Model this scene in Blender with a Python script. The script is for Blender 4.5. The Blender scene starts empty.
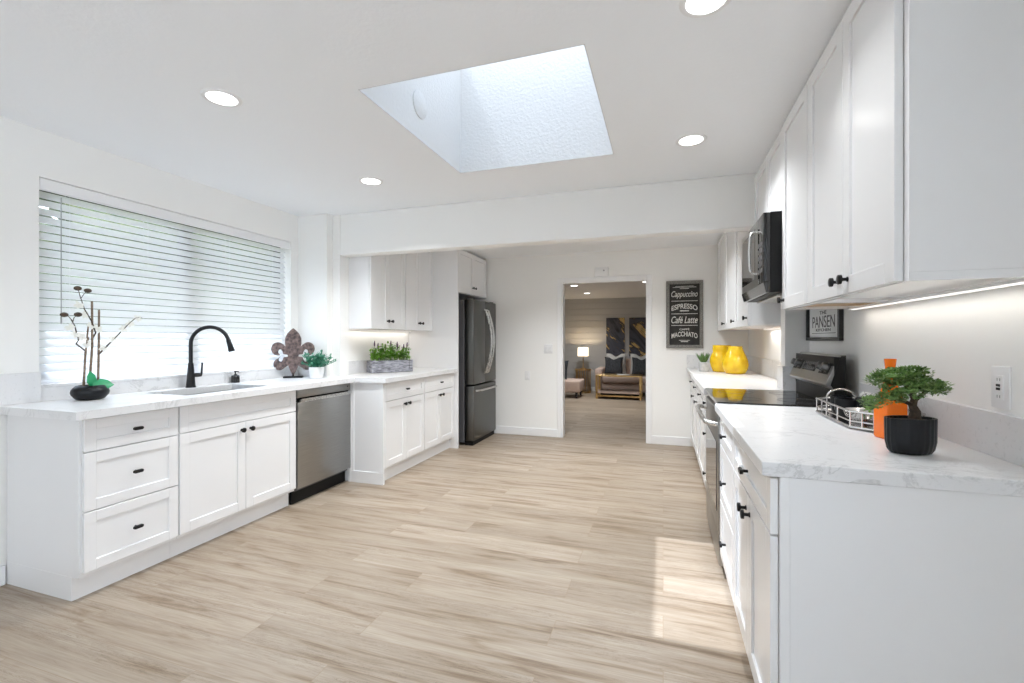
import bpy, bmesh, math, random
from mathutils import Vector, Matrix
PI = math.pi
R = math.radians
random.seed(7)
scene = bpy.context.scene
COL = scene.collection

# ------------------------------------------------------------------ camera
cam = bpy.data.cameras.new('camera')
cam_o = bpy.data.objects.new('camera', cam)
COL.objects.link(cam_o)
cam_o.location = (0, 0, 1.2474)
cam_o.rotation_euler = (R(90), 0, 0.3179)
cam.sensor_width = 36
cam.lens = 459.42 / 1024 * 36
cam.shift_y = -0.002
cam.clip_start = 0.05
scene.camera = cam_o

# ------------------------------------------------------------------ view, world, sun
vs = scene.view_settings
vs.view_transform = 'Standard'
vs.look = 'None'
vs.gamma = 1
vs.use_curve_mapping = False
vs.exposure = EXPOSURE = 0.60
scene.cycles.use_denoising = True
scene.cycles.denoiser = 'OPENIMAGEDENOISE'
scene.cycles.max_bounces = 12
scene.cycles.diffuse_bounces = 8
scene.cycles.glossy_bounces = 5
scene.cycles.transmission_bounces = 6
scene.cycles.transparent_max_bounces = 12
scene.cycles.sample_clamp_indirect = 6
scene.cycles.caustics_reflective = False
scene.cycles.caustics_refractive = False

XFILL = 1.06
SKY_STRENGTH = 5.0
SUN_STRENGTH = 7.0
LAMP_W = 4.0          # each recessed ceiling lamp
world = bpy.data.worlds.new('daylight sky')
scene.world = world
world.use_nodes = True
wn, wl = world.node_tree.nodes, world.node_tree.links
wn.clear()
wo = wn.new('ShaderNodeOutputWorld')
wb = wn.new('ShaderNodeBackground')
wt = wn.new('ShaderNodeTexCoord')
wsx = wn.new('ShaderNodeSeparateXYZ')
wr = wn.new('ShaderNodeValToRGB')
wl.new(wt.outputs['Generated'], wsx.inputs[0])
wl.new(wsx.outputs['Z'], wr.inputs[0])
e = wr.color_ramp.elements
e[0].position, e[0].color = 0.0, (0.84, 0.91, 0.98, 1)
e[1].position, e[1].color = 0.75, (0.64, 0.79, 1.0, 1)
wl.new(wr.outputs[0], wb.inputs['Color'])
wb.inputs['Strength'].default_value = SKY_STRENGTH
wl.new(wb.outputs[0], wo.inputs['Surface'])

sun = bpy.data.lights.new('sun', 'SUN')
sun.energy = SUN_STRENGTH
sun.angle = R(0.55)
sun.color = (0.84, 0.95, 1.10)
sun_o = bpy.data.objects.new('sun', sun)
COL.objects.link(sun_o)
sun_o.rotation_euler = Vector((0.396, 0.080, -1)).to_track_quat('-Z', 'Y').to_euler()
sun_o.location = (-3, 0, 8)

def portal(name, loc, rot, sx, sy):
    l = bpy.data.lights.new(name, 'AREA')
    l.shape = 'RECTANGLE'; l.size = sx; l.size_y = sy
    l.cycles.is_portal = True
    o = bpy.data.objects.new(name, l); COL.objects.link(o)
    o.location = loc; o.rotation_euler = rot
portal('skylight_portal', (-0.80, 2.31, 3.22), (0, 0, 0), 1.02, 1.10)
portal('window_portal', (-3.42, 2.43, 1.56), (0, R(-90), 0), 1.15, 1.76)
portal('fill_opening_portal', (XFILL, -1.575, 1.1), (0, R(90), 0), 2.2, 2.05)  # sampling portal for the added opening behind the viewpoint

# ------------------------------------------------------------------ materials
def mat(name, base=(0.8, 0.8, 0.8), rough=0.5, metal=0.0, spec=0.5, emit=None, estr=0.0, coat=0.0):
    m = bpy.data.materials.new(name)
    m.use_nodes = True
    b = m.node_tree.nodes['Principled BSDF']
    b.inputs['Base Color'].default_value = (*base, 1)
    b.inputs['Roughness'].default_value = rough
    b.inputs['Metallic'].default_value = metal
    b.inputs['Specular IOR Level'].default_value = spec
    b.inputs['Coat Weight'].default_value = coat
    if emit:
        b.inputs['Emission Color'].default_value = (*emit, 1)
        b.inputs['Emission Strength'].default_value = estr
    return m

def nodes(m):
    return m.node_tree.nodes, m.node_tree.links, m.node_tree.nodes['Principled BSDF']

def coord(m, scale=(1, 1, 1)):
    n, l, b = nodes(m)
    t = n.new('ShaderNodeTexCoord'); mp = n.new('ShaderNodeMapping')
    mp.inputs['Scale'].default_value = scale
    l.new(t.outputs['Object'], mp.inputs[0])
    return mp.outputs[0]

def noise(m, vec, scale, detail=4, rough=0.5, dist=0.0):
    n, l, b = nodes(m)
    x = n.new('ShaderNodeTexNoise')
    x.inputs['Scale'].default_value = scale
    x.inputs['Detail'].default_value = detail
    x.inputs['Roughness'].default_value = rough
    x.inputs['Distortion'].default_value = dist
    l.new(vec, x.inputs['Vector'])
    return x.outputs['Fac']

def ramp(m, fac, stops):
    n, l, b = nodes(m)
    r = n.new('ShaderNodeValToRGB')
    el = r.color_ramp.elements
    while len(el) < len(stops):
        el.new(0.5)
    for q, (p, c) in zip(el, stops):
        q.position = p; q.color = (*c, 1)
    l.new(fac, r.inputs[0])
    return r.outputs[0]

def bump(m, fac, strength=0.1, dist=0.01):
    n, l, b = nodes(m)
    x = n.new('ShaderNodeBump')
    x.inputs['Strength'].default_value = strength
    x.inputs['Distance'].default_value = dist
    l.new(fac, x.inputs['Height'])
    l.new(x.outputs[0], b.inputs['Normal'])

def noisy(name, c0, c1, scale=20, rough=0.5, metal=0.0, bstr=0.0, sc=(1, 1, 1), lo=0.35, hi=0.65, detail=4, spec=0.5):
    m = mat(name, c0, rough, metal, spec)
    n, l, b = nodes(m)
    f = noise(m, coord(m, sc), scale, detail)
    l.new(ramp(m, f, [(lo, c0), (hi, c1)]), b.inputs['Base Color'])
    if bstr:
        bump(m, f, bstr)
    return m

def paint(name, c, rough, scale, bstr, dist=0.004):
    m = mat(name, c, rough)
    f = noise(m, coord(m), scale, 3, 0.55)
    bump(m, f, bstr, dist)
    return m

M = {}
M['wall'] = paint('warm white wall paint', (0.88, 0.875, 0.855), 0.75, 60, 0.12)
M['ceiling'] = paint('textured ceiling paint', (0.92, 0.94, 0.965), 0.8, 45, 0.25)
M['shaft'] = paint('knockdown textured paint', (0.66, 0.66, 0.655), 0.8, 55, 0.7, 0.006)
M['trim'] = mat('trim enamel', (0.86, 0.86, 0.865), 0.35)
M['cab'] = mat('cabinet enamel', (0.81, 0.81, 0.815), 0.24)
M['black'] = mat('matte black metal', (0.009, 0.009, 0.010), 0.40, 0.0, 0.3)
M['black_plastic'] = mat('black plastic', (0.007, 0.007, 0.007), 0.5, 0.0, 0.22)
M['black_glass'] = mat('black glass', (0.01, 0.01, 0.011), 0.04, 0, 0.6)
M['oven_glass'] = mat('dark oven glass', (0.03, 0.03, 0.032), 0.06, 0, 0.6)
M['chrome'] = mat('polished metal', (0.72, 0.71, 0.70), 0.12, 1.0)
M['gold'] = noisy('brushed gold', (0.66, 0.44, 0.18), (0.74, 0.52, 0.24), 30, 0.3, 1.0)
M['white_plastic'] = mat('white plastic', (0.82, 0.82, 0.82), 0.35)
M['slat'] = mat('blind slat', (0.86, 0.86, 0.87), 0.4)
def translucent(m, fac, col):
    n, l, b = nodes(m)
    o = [x for x in n if x.type == 'OUTPUT_MATERIAL'][0]
    t = n.new('ShaderNodeBsdfTranslucent'); t.inputs[0].default_value = (*col, 1)
    x = n.new('ShaderNodeMixShader'); x.inputs[0].default_value = fac
    l.new(b.outputs[0], x.inputs[1]); l.new(t.outputs[0], x.inputs[2]); l.new(x.outputs[0], o.inputs['Surface'])
translucent(M['slat'], 0.45, (0.92, 0.93, 0.95))
M['dark_bronze'] = mat('dark bronze window frame', (0.03, 0.028, 0.026), 0.4, 0.4)
M['plywood'] = noisy('plywood', (0.52, 0.36, 0.21), (0.62, 0.45, 0.28), 12, 0.6, sc=(1, 12, 1))
M['grey_plastic'] = mat('grey plastic', (0.10, 0.10, 0.105), 0.4)
M['warm_lamp'] = mat('lit lamp diffuser', (1, 1, 1), 0.5, emit=(1.0, 0.98, 0.95), estr=4)
M['led'] = mat('lit led strip', (1, 1, 1), 0.5, emit=(1.0, 0.96, 0.90), estr=0.6)

def steel(name, base, rough, sc):
    m = mat(name, base, rough, 1.0)
    n, l, b = nodes(m)
    f = noise(m, coord(m, sc), 6, 3)
    l.new(ramp(m, f, [(0.3, tuple(x * 0.9 for x in base)), (0.7, tuple(min(1, x * 1.08) for x in base))]), b.inputs['Base Color'])
    mr = n.new('ShaderNodeMapRange')
    mr.inputs[3].default_value = rough - 0.05; mr.inputs[4].default_value = rough + 0.08
    l.new(f, mr.inputs[0]); l.new(mr.outputs[0], b.inputs['Roughness'])
    return m
M['steel'] = steel('brushed stainless steel', (0.34, 0.337, 0.325), 0.30, (1, 1, 60))
M['steel_fridge'] = steel('dark brushed stainless', (0.135, 0.134, 0.126), 0.32, (60, 60, 1))
M['steel_light'] = steel('bright brushed stainless', (0.62, 0.615, 0.60), 0.26, (40, 40, 1))
M['steel_sink'] = steel('satin sink steel', (0.55, 0.55, 0.54), 0.35, (8, 40, 8))

# quartz worktop: near white with faint grey flecks and veins
def quartz():
    m = mat('white quartz', (0.8, 0.8, 0.8), 0.30, 0, 0.4)
    n, l, b = nodes(m)
    v = coord(m)
    veins = noise(m, v, 5.0, 8, 0.62, 1.4)
    flecks = noise(m, v, 70, 5, 0.6)
    c1 = ramp(m, veins, [(0.47, (0.75, 0.75, 0.755)), (0.492, (0.63, 0.63, 0.63)), (0.50, (0.56, 0.56, 0.565)), (0.508, (0.63, 0.63, 0.63)), (0.53, (0.75, 0.75, 0.755))])
    c2 = ramp(m, flecks, [(0.30, (0.74, 0.74, 0.74)), (0.42, (1, 1, 1))])
    mask = noise(m, v, 3.1, 2)
    mk = ramp(m, mask, [(0.42, (0, 0, 0)), (0.62, (1, 1, 1))])
    mx0 = n.new('ShaderNodeMix'); mx0.data_type = 'RGBA'
    l.new(mk, mx0.inputs[0]); mx0.inputs[6].default_value = (0.745, 0.745, 0.75, 1); l.new(c1, mx0.inputs[7])
    mx = n.new('ShaderNodeMix'); mx.data_type = 'RGBA'; mx.blend_type = 'MULTIPLY'
    mx.inputs[0].default_value = 0.45
    l.new(mx0.outputs[2], mx.inputs[6]); l.new(c2, mx.inputs[7])
    l.new(mx.outputs[2], b.inputs['Base Color'])
    return m
M['quartz'] = quartz()

# oak vinyl planks running across the room (along X)
def planks():
    m = mat('light oak planks', (0.6, 0.5, 0.4), 0.42)
    n, l, b = nodes(m)
    v = coord(m)
    br = n.new('ShaderNodeTexBrick')
    br.offset = 0.37; br.offset_frequency = 2; br.squash = 1
    br.inputs['Color1'].default_value = (0, 0, 0, 1)
    br.inputs['Color2'].default_value = (1, 1, 1, 1)
    br.inputs['Mortar'].default_value = (0.5, 0.5, 0.5, 1)
    br.inputs['Scale'].default_value = 1
    br.inputs['Mortar Size'].default_value = 0.0012
    br.inputs['Mortar Smooth'].default_value = 0.0
    br.inputs['Bias'].default_value = 0
    br.inputs['Brick Width'].default_value = 1.22
    br.inputs['Row Height'].default_value = 0.182
    l.new(v, br.inputs['Vector'])
    rnd = br.outputs['Color']
    # offset the grain per plank
    ms = n.new('ShaderNodeVectorMath'); ms.operation = 'MULTIPLY'
    l.new(rnd, ms.inputs[0]); ms.inputs[1].default_value = (7.3, 3.1, 5.7)
    sc = n.new('ShaderNodeVectorMath'); sc.operation = 'MULTIPLY'
    l.new(v, sc.inputs[0]); sc.inputs[1].default_value = (0.9, 11.0, 1)
    ad = n.new('ShaderNodeVectorMath'); ad.operation = 'ADD'
    l.new(sc.outputs[0], ad.inputs[0]); l.new(ms.outputs[0], ad.inputs[1])
    grain = noise(m, ad.outputs[0], 1.7, 8, 0.62, 0.6)
    fine = n.new('ShaderNodeVectorMath'); fine.operation = 'MULTIPLY'
    l.new(ad.outputs[0], fine.inputs[0]); fine.inputs[1].default_value = (2.0, 5.0, 1)
    fg = noise(m, fine.outputs[0], 3.0, 5, 0.6)
    c = ramp(m, grain, [(0.29, (0.20, 0.14, 0.09)), (0.38, (0.285, 0.215, 0.15)), (0.47, (0.385, 0.315, 0.245)), (0.68, (0.455, 0.39, 0.32))])
    kn = noise(m, ad.outputs[0], 2.3, 6, 0.7, 1.8)
    kc = ramp(m, kn, [(0.27, (0.55, 0.45, 0.36)), (0.345, (1, 1, 1))])
    m0 = n.new('ShaderNodeMix'); m0.data_type = 'RGBA'; m0.blend_type = 'MULTIPLY'; m0.inputs[0].default_value = 0.75
    l.new(c, m0.inputs[6]); l.new(kc, m0.inputs[7])
    tone = ramp(m, rnd, [(0, (0.86, 0.84, 0.81)), (1, (1.06, 1.06, 1.06))])
    m1 = n.new('ShaderNodeMix'); m1.data_type = 'RGBA'; m1.blend_type = 'MULTIPLY'; m1.inputs[0].default_value = 1
    l.new(m0.outputs[2], m1.inputs[6]); l.new(tone, m1.inputs[7])
    ft = ramp(m, fg, [(0.3, (0.82, 0.80, 0.78)), (0.65, (1.05, 1.05, 1.05))])
    ck = n.new('ShaderNodeVectorMath'); ck.operation = 'MULTIPLY'
    l.new(ad.outputs[0], ck.inputs[0]); ck.inputs[1].default_value = (1.6, 3.2, 1)
    cr = noise(m, ck.outputs[0], 1.5, 7, 0.7, 2.2)
    cc = ramp(m, cr, [(0.482, (1, 1, 1)), (0.50, (0.45, 0.37, 0.30)), (0.518, (1, 1, 1))])
    cm = ramp(m, noise(m, ad.outputs[0], 0.8, 2), [(0.46, (0, 0, 0)), (0.60, (0.9, 0.9, 0.9))])
    mc = n.new('ShaderNodeMix'); mc.data_type = 'RGBA'; mc.blend_type = 'MULTIPLY'
    l.new(cm, mc.inputs[0]); l.new(m1.outputs[2], mc.inputs[6]); l.new(cc, mc.inputs[7])
    m1 = mc
    m2 = n.new('ShaderNodeMix'); m2.data_type = 'RGBA'; m2.blend_type = 'MULTIPLY'; m2.inputs[0].default_value = 1
    l.new(m1.outputs[2], m2.inputs[6]); l.new(ft, m2.inputs[7])
    m3 = n.new('ShaderNodeMix'); m3.data_type = 'RGBA'
    l.new(br.outputs['Fac'], m3.inputs[0]); l.new(m2.outputs[2], m3.inputs[6]); m3.inputs[7].default_value = (0.30, 0.22, 0.15, 1)
    l.new(m3.outputs[2], b.inputs['Base Color'])
    bump(m, fg, 0.08, 0.002)
    return m
M['floor'] = planks()

def glass(name, tint=(1, 1, 1)):
    m = bpy.data.materials.new(name); m.use_nodes = True
    n, l = m.node_tree.nodes, m.node_tree.links
    n.clear()
    o = n.new('ShaderNodeOutputMaterial'); t = n.new('ShaderNodeBsdfTransparent'); g = n.new('ShaderNodeBsdfGlossy')
    t.inputs[0].default_value = (*tint, 1); g.inputs['Roughness'].default_value = 0.02
    x = n.new('ShaderNodeMixShader')
    x.inputs[0].default_value = 0.04; l.new(t.outputs[0], x.inputs[1]); l.new(g.outputs[0], x.inputs[2]); l.new(x.outputs[0], o.inputs[0])
    return m
M['glass'] = glass('window glass')
M['glass_tint'] = glass('tinted skylight glass', (0.70, 0.685, 0.67))
M['soap_glass'] = mat('black soap bottle', (0.015, 0.015, 0.016), 0.15)
M['pot_black'] = mat('black ceramic', (0.008, 0.009, 0.011), 0.38, 0.0, 0.28)
M['pot_white'] = mat('white ceramic', (0.82, 0.82, 0.82), 0.3)
M['soil'] = noisy('potting soil', (0.03, 0.022, 0.016), (0.07, 0.05, 0.035), 60, 0.9)
M['leaf'] = noisy('green leaf', (0.06, 0.20, 0.035), (0.16, 0.36, 0.06), 40, 0.45)
M['leaf_bonsai'] = noisy('bonsai leaf', (0.07, 0.17, 0.04), (0.26, 0.40, 0.12), 60, 0.5)
M['leaf_herb'] = noisy('bright herb leaf', (0.08, 0.24, 0.025), (0.24, 0.46, 0.05), 40, 0.45)
M['leaf_blue'] = noisy('blue green leaf', (0.03, 0.17, 0.10), (0.08, 0.33, 0.20), 40, 0.5)
M['leaf_orchid'] = mat('emerald leaf', (0.02, 0.30, 0.12), 0.35)
M['succulent'] = noisy('succulent leaf', (0.05, 0.12, 0.03), (0.12, 0.22, 0.06), 40, 0.5)
M['bark'] = noisy('brown twig', (0.035, 0.022, 0.014), (0.10, 0.065, 0.04), 60, 0.8)
M['stick'] = noisy('bamboo stick', (0.12, 0.08, 0.05), (0.26, 0.19, 0.13), 30, 0.7, sc=(1, 1, 3))
M['petal'] = mat('white petal', (0.80, 0.79, 0.74), 0.5)
M['lavender'] = mat('purple flower spike', (0.16, 0.09, 0.17), 0.7)
M['planter'] = noisy('weathered grey wood', (0.14, 0.14, 0.16), (0.42, 0.42, 0.46), 7, 0.8, sc=(3, 3, 14), bstr=0.2)
M['rust'] = noisy('rusted iron', (0.055, 0.04, 0.04), (0.24, 0.17, 0.155), 38, 0.75, 0.2, bstr=0.3)
M['yellow'] = noisy('yellow mottled glaze', (0.68, 0.38, 0.003), (0.80, 0.56, 0.015), 14, 0.12, spec=0.6)
M['orange'] = mat('orange glaze', (0.86, 0.17, 0.004), 0.14)
M['concrete'] = noisy('grey concrete', (0.42, 0.42, 0.42), (0.55, 0.55, 0.55), 30, 0.8)
M['bronze'] = noisy('aged copper cup', (0.22, 0.12, 0.08), (0.42, 0.26, 0.18), 20, 0.3, 0.8)
M['chalk_board'] = noisy('chalkboard', (0.018, 0.017, 0.016), (0.035, 0.033, 0.03), 15, 0.8)
M['chalk'] = noisy('chalk', (0.50, 0.49, 0.46), (0.78, 0.77, 0.74), 60, 0.9)
M['grey_frame'] = noisy('grey weathered frame', (0.10, 0.095, 0.088), (0.30, 0.285, 0.26), 18, 0.7, sc=(4, 4, 14))
M['frame_black'] = mat('black picture frame', (0.012, 0.012, 0.012), 0.35)
M['paper'] = mat('print paper', (0.74, 0.75, 0.75), 0.7)
M['ink'] = mat('dark print ink', (0.05, 0.05, 0.055), 0.7)
M['shiplap'] = mat('grey white shiplap paint', (0.51, 0.515, 0.52), 0.5)
M['sofa'] = noisy('blush upholstery', (0.56, 0.42, 0.35), (0.62, 0.48, 0.41), 80, 0.9, bstr=0.1)
M['cushion_dark'] = noisy('charcoal velvet', (0.018, 0.02, 0.024), (0.04, 0.043, 0.05), 30, 0.8)
M['cushion_light'] = noisy('pale woven fabric', (0.52, 0.51, 0.49), (0.62, 0.61, 0.59), 80, 0.9)
M['shade'] = mat('lit fabric lamp shade', (0.9, 0.85, 0.75), 0.8, emit=(1.0, 0.84, 0.60), estr=1.1)
M['wand'] = mat('grey blind wand', (0.32, 0.32, 0.33), 0.3)
M['knob_dark'] = mat('dark knob metal', (0.16, 0.16, 0.16), 0.3, 0.9)
M['soffit'] = mat('outside stucco', (0.62, 0.60, 0.56), 0.9)
M['fill_patio'] = noisy('pale patio concrete', (0.70, 0.69, 0.67), (0.76, 0.75, 0.73), 3, 0.9)  # for the added slab outside, kept pale to bounce more sun indoors
M['lawn'] = noisy('dry garden ground', (0.22, 0.22, 0.10), (0.34, 0.33, 0.18), 4, 0.95)
M['hedge'] = noisy('garden foliage', (0.03, 0.045, 0.018), (0.13, 0.15, 0.06), 5, 0.8)
M['fence'] = noisy('garden wall', (0.20, 0.20, 0.19), (0.26, 0.255, 0.24), 6, 0.9)

def napkin():
    m = mat('black and white printed cotton', (0.8, 0.8, 0.8), 0.9)
    n, l, b = nodes(m)
    f = noise(m, coord(m), 26, 2, 0.4)
    l.new(ramp(m, f, [(0.46, (0.82, 0.82, 0.80)), (0.50, (0.06, 0.06, 0.06)), (0.56, (0.8, 0.8, 0.78))]), b.inputs['Base Color'])
    return m
M['napkin'] = napkin()

def abstract(seed):
    m = mat('abstract paint', (0.03, 0.03, 0.04), 0.5)
    n, l, b = nodes(m)
    t = n.new('ShaderNodeTexCoord'); r = n.new('ShaderNodeMapping'); mp = n.new('ShaderNodeMapping')
    r.inputs['Rotation'].default_value = (0, R(-48), 0)
    mp.inputs['Location'].default_value = (seed, seed * 0.6, seed)
    mp.inputs['Scale'].default_value = (0.7, 1, 2.4)
    l.new(t.outputs['Object'], r.inputs[0]); l.new(r.outputs[0], mp.inputs[0])
    a = noise(m, mp.outputs[0], 1.9, 6, 0.6, 0.9)
    base = ramp(m, a, [(0.30, (0.012, 0.013, 0.018)), (0.47, (0.075, 0.08, 0.11)), (0.505, (0.02, 0.02, 0.026)), (0.53, (0.62, 0.43, 0.16)), (0.575, (0.72, 0.55, 0.26)), (0.61, (0.02, 0.02, 0.02)), (0.75, (0.42, 0.42, 0.42))])
    l.new(base, b.inputs['Base Color'])
    return m
M['abstract'] = abstract(8.4)
M['abstract_b'] = abstract(5.1)

# ------------------------------------------------------------------ mesh builder
class MB:
    def __init__(s):
        s.bm = bmesh.new()
    def _add(s, t):
        me = bpy.data.meshes.new('tmp'); t.to_mesh(me); t.free()
        s.bm.from_mesh(me); bpy.data.meshes.remove(me)
        return s
    def box(s, x0, x1, y0, y1, z0, z1, bev=0.0, seg=1):
        t = bmesh.new()
        bmesh.ops.create_cube(t, size=1)
        for v in t.verts:
            v.co = Vector(((x0 + x1) / 2 + v.co.x * (x1 - x0), (y0 + y1) / 2 + v.co.y * (y1 - y0), (z0 + z1) / 2 + v.co.z * (z1 - z0)))
        if bev:
            bmesh.ops.bevel(t, geom=list(t.edges), offset=bev, segments=seg, profile=0.5, affect='EDGES')
        return s._add(t)
    def prism(s, pts, axis, a0, a1, bev=0.0, seg=1):
        # pts are 2-D outline points in the two axes other than `axis`
        def P(p, a):
            return {'x': (a, p[0], p[1]), 'y': (p[0], a, p[1]), 'z': (p[0], p[1], a)}[axis]
        t = bmesh.new()
        lo = [t.verts.new(P(p, a0)) for p in pts]; hi = [t.verts.new(P(p, a1)) for p in pts]
        n = len(pts)
        t.faces.new(lo); t.faces.new(hi)
        for i in range(n):
            t.faces.new((lo[i], lo[(i + 1) % n], hi[(i + 1) % n], hi[i]))
        bmesh.ops.recalc_face_normals(t, faces=t.faces)
        if bev:
            bmesh.ops.bevel(t, geom=list(t.edges), offset=bev, segments=seg, profile=0.5, affect='EDGES')
        return s._add(t)
    def tube(s, pts, rad, n=10, caps=True, flat=1.0):
        pts = [Vector(p) for p in pts]
        if not isinstance(rad, (list, tuple)):
            rad = [rad] * len(pts)
        t = bmesh.new(); rings = []; up = None
        for i, p in enumerate(pts):
            d = (pts[min(i + 1, len(pts) - 1)] - pts[max(i - 1, 0)]).normalized()
            if up is None:
                up = Vector((0, 0, 1)) if abs(d.z) < 0.9 else Vector((1, 0, 0))
            a = d.cross(up)
            if a.length < 1e-5:
                a = d.orthogonal()
            a.normalize(); bb = a.cross(d).normalized(); up = bb
            rings.append([t.verts.new(p + (a * math.cos(2 * PI * k / n) + bb * math.sin(2 * PI * k / n) * flat) * rad[i]) for k in range(n)])
        for r0, r1 in zip(rings, rings[1:]):
            for k in range(n):
                t.faces.new((r0[k], r0[(k + 1) % n], r1[(k + 1) % n], r1[k]))
        if caps:
            t.faces.new(rings[0]); t.faces.new(rings[-1])
        bmesh.ops.recalc_face_normals(t, faces=t.faces)
        return s._add(t)
    def cyl(s, p0, p1, r0, r1=None, n=20):
        return s.tube([p0, p1], [r0, r0 if r1 is None else r1], n)
    def lathe(s, prof, n=28, c=(0, 0, 0), sx=1.0, sy=1.0, rib=0.0, ribs=0, sq=0.0):
        t = bmesh.new(); rings = []
        for r, z in prof:
            ring = []
            for k in range(n):
                a = 2 * PI * k / n
                q = r * (1 + (rib * math.cos(ribs * a) if ribs else 0))
                if sq:
                    pw = 2 + 6 * sq
                    q *= (abs(math.cos(a)) ** pw + abs(math.sin(a)) ** pw) ** (-1 / pw)
                ring.append(t.verts.new((c[0] + q * math.cos(a) * sx, c[1] + q * math.sin(a) * sy, c[2] + z)))
            rings.append(ring)
        for r0, r1 in zip(rings, rings[1:]):
            for k in range(n):
                t.faces.new((r0[k], r0[(k + 1) % n], r1[(k + 1) % n], r1[k]))
        if prof[0][0] > 1e-6:
            t.faces.new(rings[0])
        if prof[-1][0] > 1e-6:
            t.faces.new(rings[-1])
        bmesh.ops.remove_doubles(t, verts=t.verts, dist=1e-6)
        bmesh.ops.recalc_face_normals(t, faces=t.faces)
        return s._add(t)
    def ball(s, c, r, sub=2):
        t = bmesh.new()
        bmesh.ops.create_icosphere(t, subdivisions=sub, radius=1)
        r = (r, r, r) if not isinstance(r, (tuple, list)) else r
        for v in t.verts:
            v.co = Vector((c[0] + v.co.x * r[0], c[1] + v.co.y * r[1], c[2] + v.co.z * r[2]))
        return s._add(t)
    def leaf(s, p, d, ln, w, curl=0.15, up=(0, 0, 1)):
        p = Vector(p); d = Vector(d).normalized(); u = Vector(up)
        sd = d.cross(u)
        if sd.length < 1e-4:
            sd = d.orthogonal()
        sd.normalize(); nn = sd.cross(d).normalized()
        bm = s.bm; rows = []
        for f, ww in ((0, 0.15), (0.35, 1.0), (0.7, 0.8), (1, 0.05)):
            q = p + d * ln * f - nn * (ln * curl * f * f)
            rows.append((bm.verts.new(q - sd * w * ww / 2 + nn * w * 0.12 * ww), bm.verts.new(q), bm.verts.new(q + sd * w * ww / 2 + nn * w * 0.12 * ww)))
        for a, b in zip(rows, rows[1:]):
            bm.faces.new((a[0], a[1], b[1], b[0])); bm.faces.new((a[1], a[2], b[2], b[1]))
        return s
    def move(s, v):
        bmesh.ops.translate(s.bm, verts=s.bm.verts, vec=Vector(v)); return s
    def rot(s, ang, axis, c=(0, 0, 0)):
        bmesh.ops.rotate(s.bm, verts=s.bm.verts, cent=Vector(c), matrix=Matrix.Rotation(ang, 3, axis)); return s
    def build(s, name, m, parent=None, smooth=None):
        me = bpy.data.meshes.new(name)
        s.bm.to_mesh(me); s.bm.free()
        me.materials.append(m)
        if smooth:
            me.shade_smooth()
            me.set_sharp_from_angle(angle=R(smooth))
        o = bpy.data.objects.new(name, me); COL.objects.link(o)
        if parent is not None:
            o.parent = parent
        return o

def thing(name, label, cat, loc=(0, 0, 0), rz=0.0, group=None):
    o = bpy.data.objects.new(name, None); COL.objects.link(o)
    o.empty_display_size = 0.1
    o.location = loc; o.rotation_euler = (0, 0, rz)
    return tag(o, label, cat, group)

def tag(o, label, cat, group=None):
    o['label'] = label; o['category'] = cat
    if group:
        o['group'] = group
    return o

def struct(o, label=None):
    o['kind'] = 'structure'
    if label:
        o['label'] = label
    return o

def copy_tree(o, parent=None):
    kids = list(o.children)
    c = o.copy(); COL.objects.link(c)
    if parent is not None:
        c.parent = parent
    for k in kids:
        copy_tree(k, c)
    return c

def txt(string, width, height, bold=0.0, shear=0.0, arc=0.0):
    """flat lettering in the XZ plane facing -Y, centred on the origin"""
    cu = bpy.data.curves.new('txt', 'FONT')
    cu.body = string; cu.size = 1; cu.shear = shear; cu.offset = bold; cu.extrude = 0.02
    cu.align_x = 'CENTER'
    ob = bpy.data.objects.new('txt', cu); COL.objects.link(ob)
    dg = bpy.context.evaluated_depsgraph_get()
    me = bpy.data.meshes.new_from_object(ob.evaluated_get(dg))
    bpy.data.objects.remove(ob); bpy.data.curves.remove(cu)
    mb = MB(); mb.bm.from_mesh(me); bpy.data.meshes.remove(me)
    xs = [v.co.x for v in mb.bm.verts]; ys = [v.co.y for v in mb.bm.verts]
    x0, x1, y0, y1 = min(xs), max(xs), min(ys), max(ys)
    for v in mb.bm.verts:
        x = ((v.co.x - x0) / (x1 - x0) - 0.5) * width
        z = ((v.co.y - y0) / (y1 - y0) - 0.5) * height
        y = -v.co.z * 0.02
        if arc:
            z -= arc * (x / (width / 2)) ** 2
        v.co = Vector((x, y, z))
    return mb

def light_child(name, parent, kind, loc, energy, color=(1, 1, 1), size=0.1, size_y=None, rot=(0, 0, 0), spread=None):
    l = bpy.data.lights.new(name, kind)
    l.energy = energy; l.color = color
    if kind == 'AREA':
        l.shape = 'RECTANGLE' if size_y else 'DISK'
        l.size = size
        if size_y:
            l.size_y = size_y
        if spread:
            l.spread = spread
    else:
        l.shadow_soft_size = size
    o = bpy.data.objects.new(name, l); COL.objects.link(o)
    o.parent = parent; o.location = loc; o.rotation_euler = rot
    return o

# ================================================================== SETTING
XW, XR, YB, ZC, ZA = -3.19, 0.912, 5.75, 2.379, 2.334
YBEAM, YBEAM2, ZBEAM = 3.476, 3.60, 2.012
XA = -2.87                     # left wall of the far alcove
YREAR = -3.0
SKX0, SKX1, SKY0, SKY1, SKZ = -1.31, -0.289, 1.763, 2.858, 3.16

struct(MB().box(-3.6, XR + .12, YREAR - .12, YB + .12, -0.1, 0).box(-3.6, 1.9, YB + .12, 11.4, -0.1, 0).build('floor', M['floor']))

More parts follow.
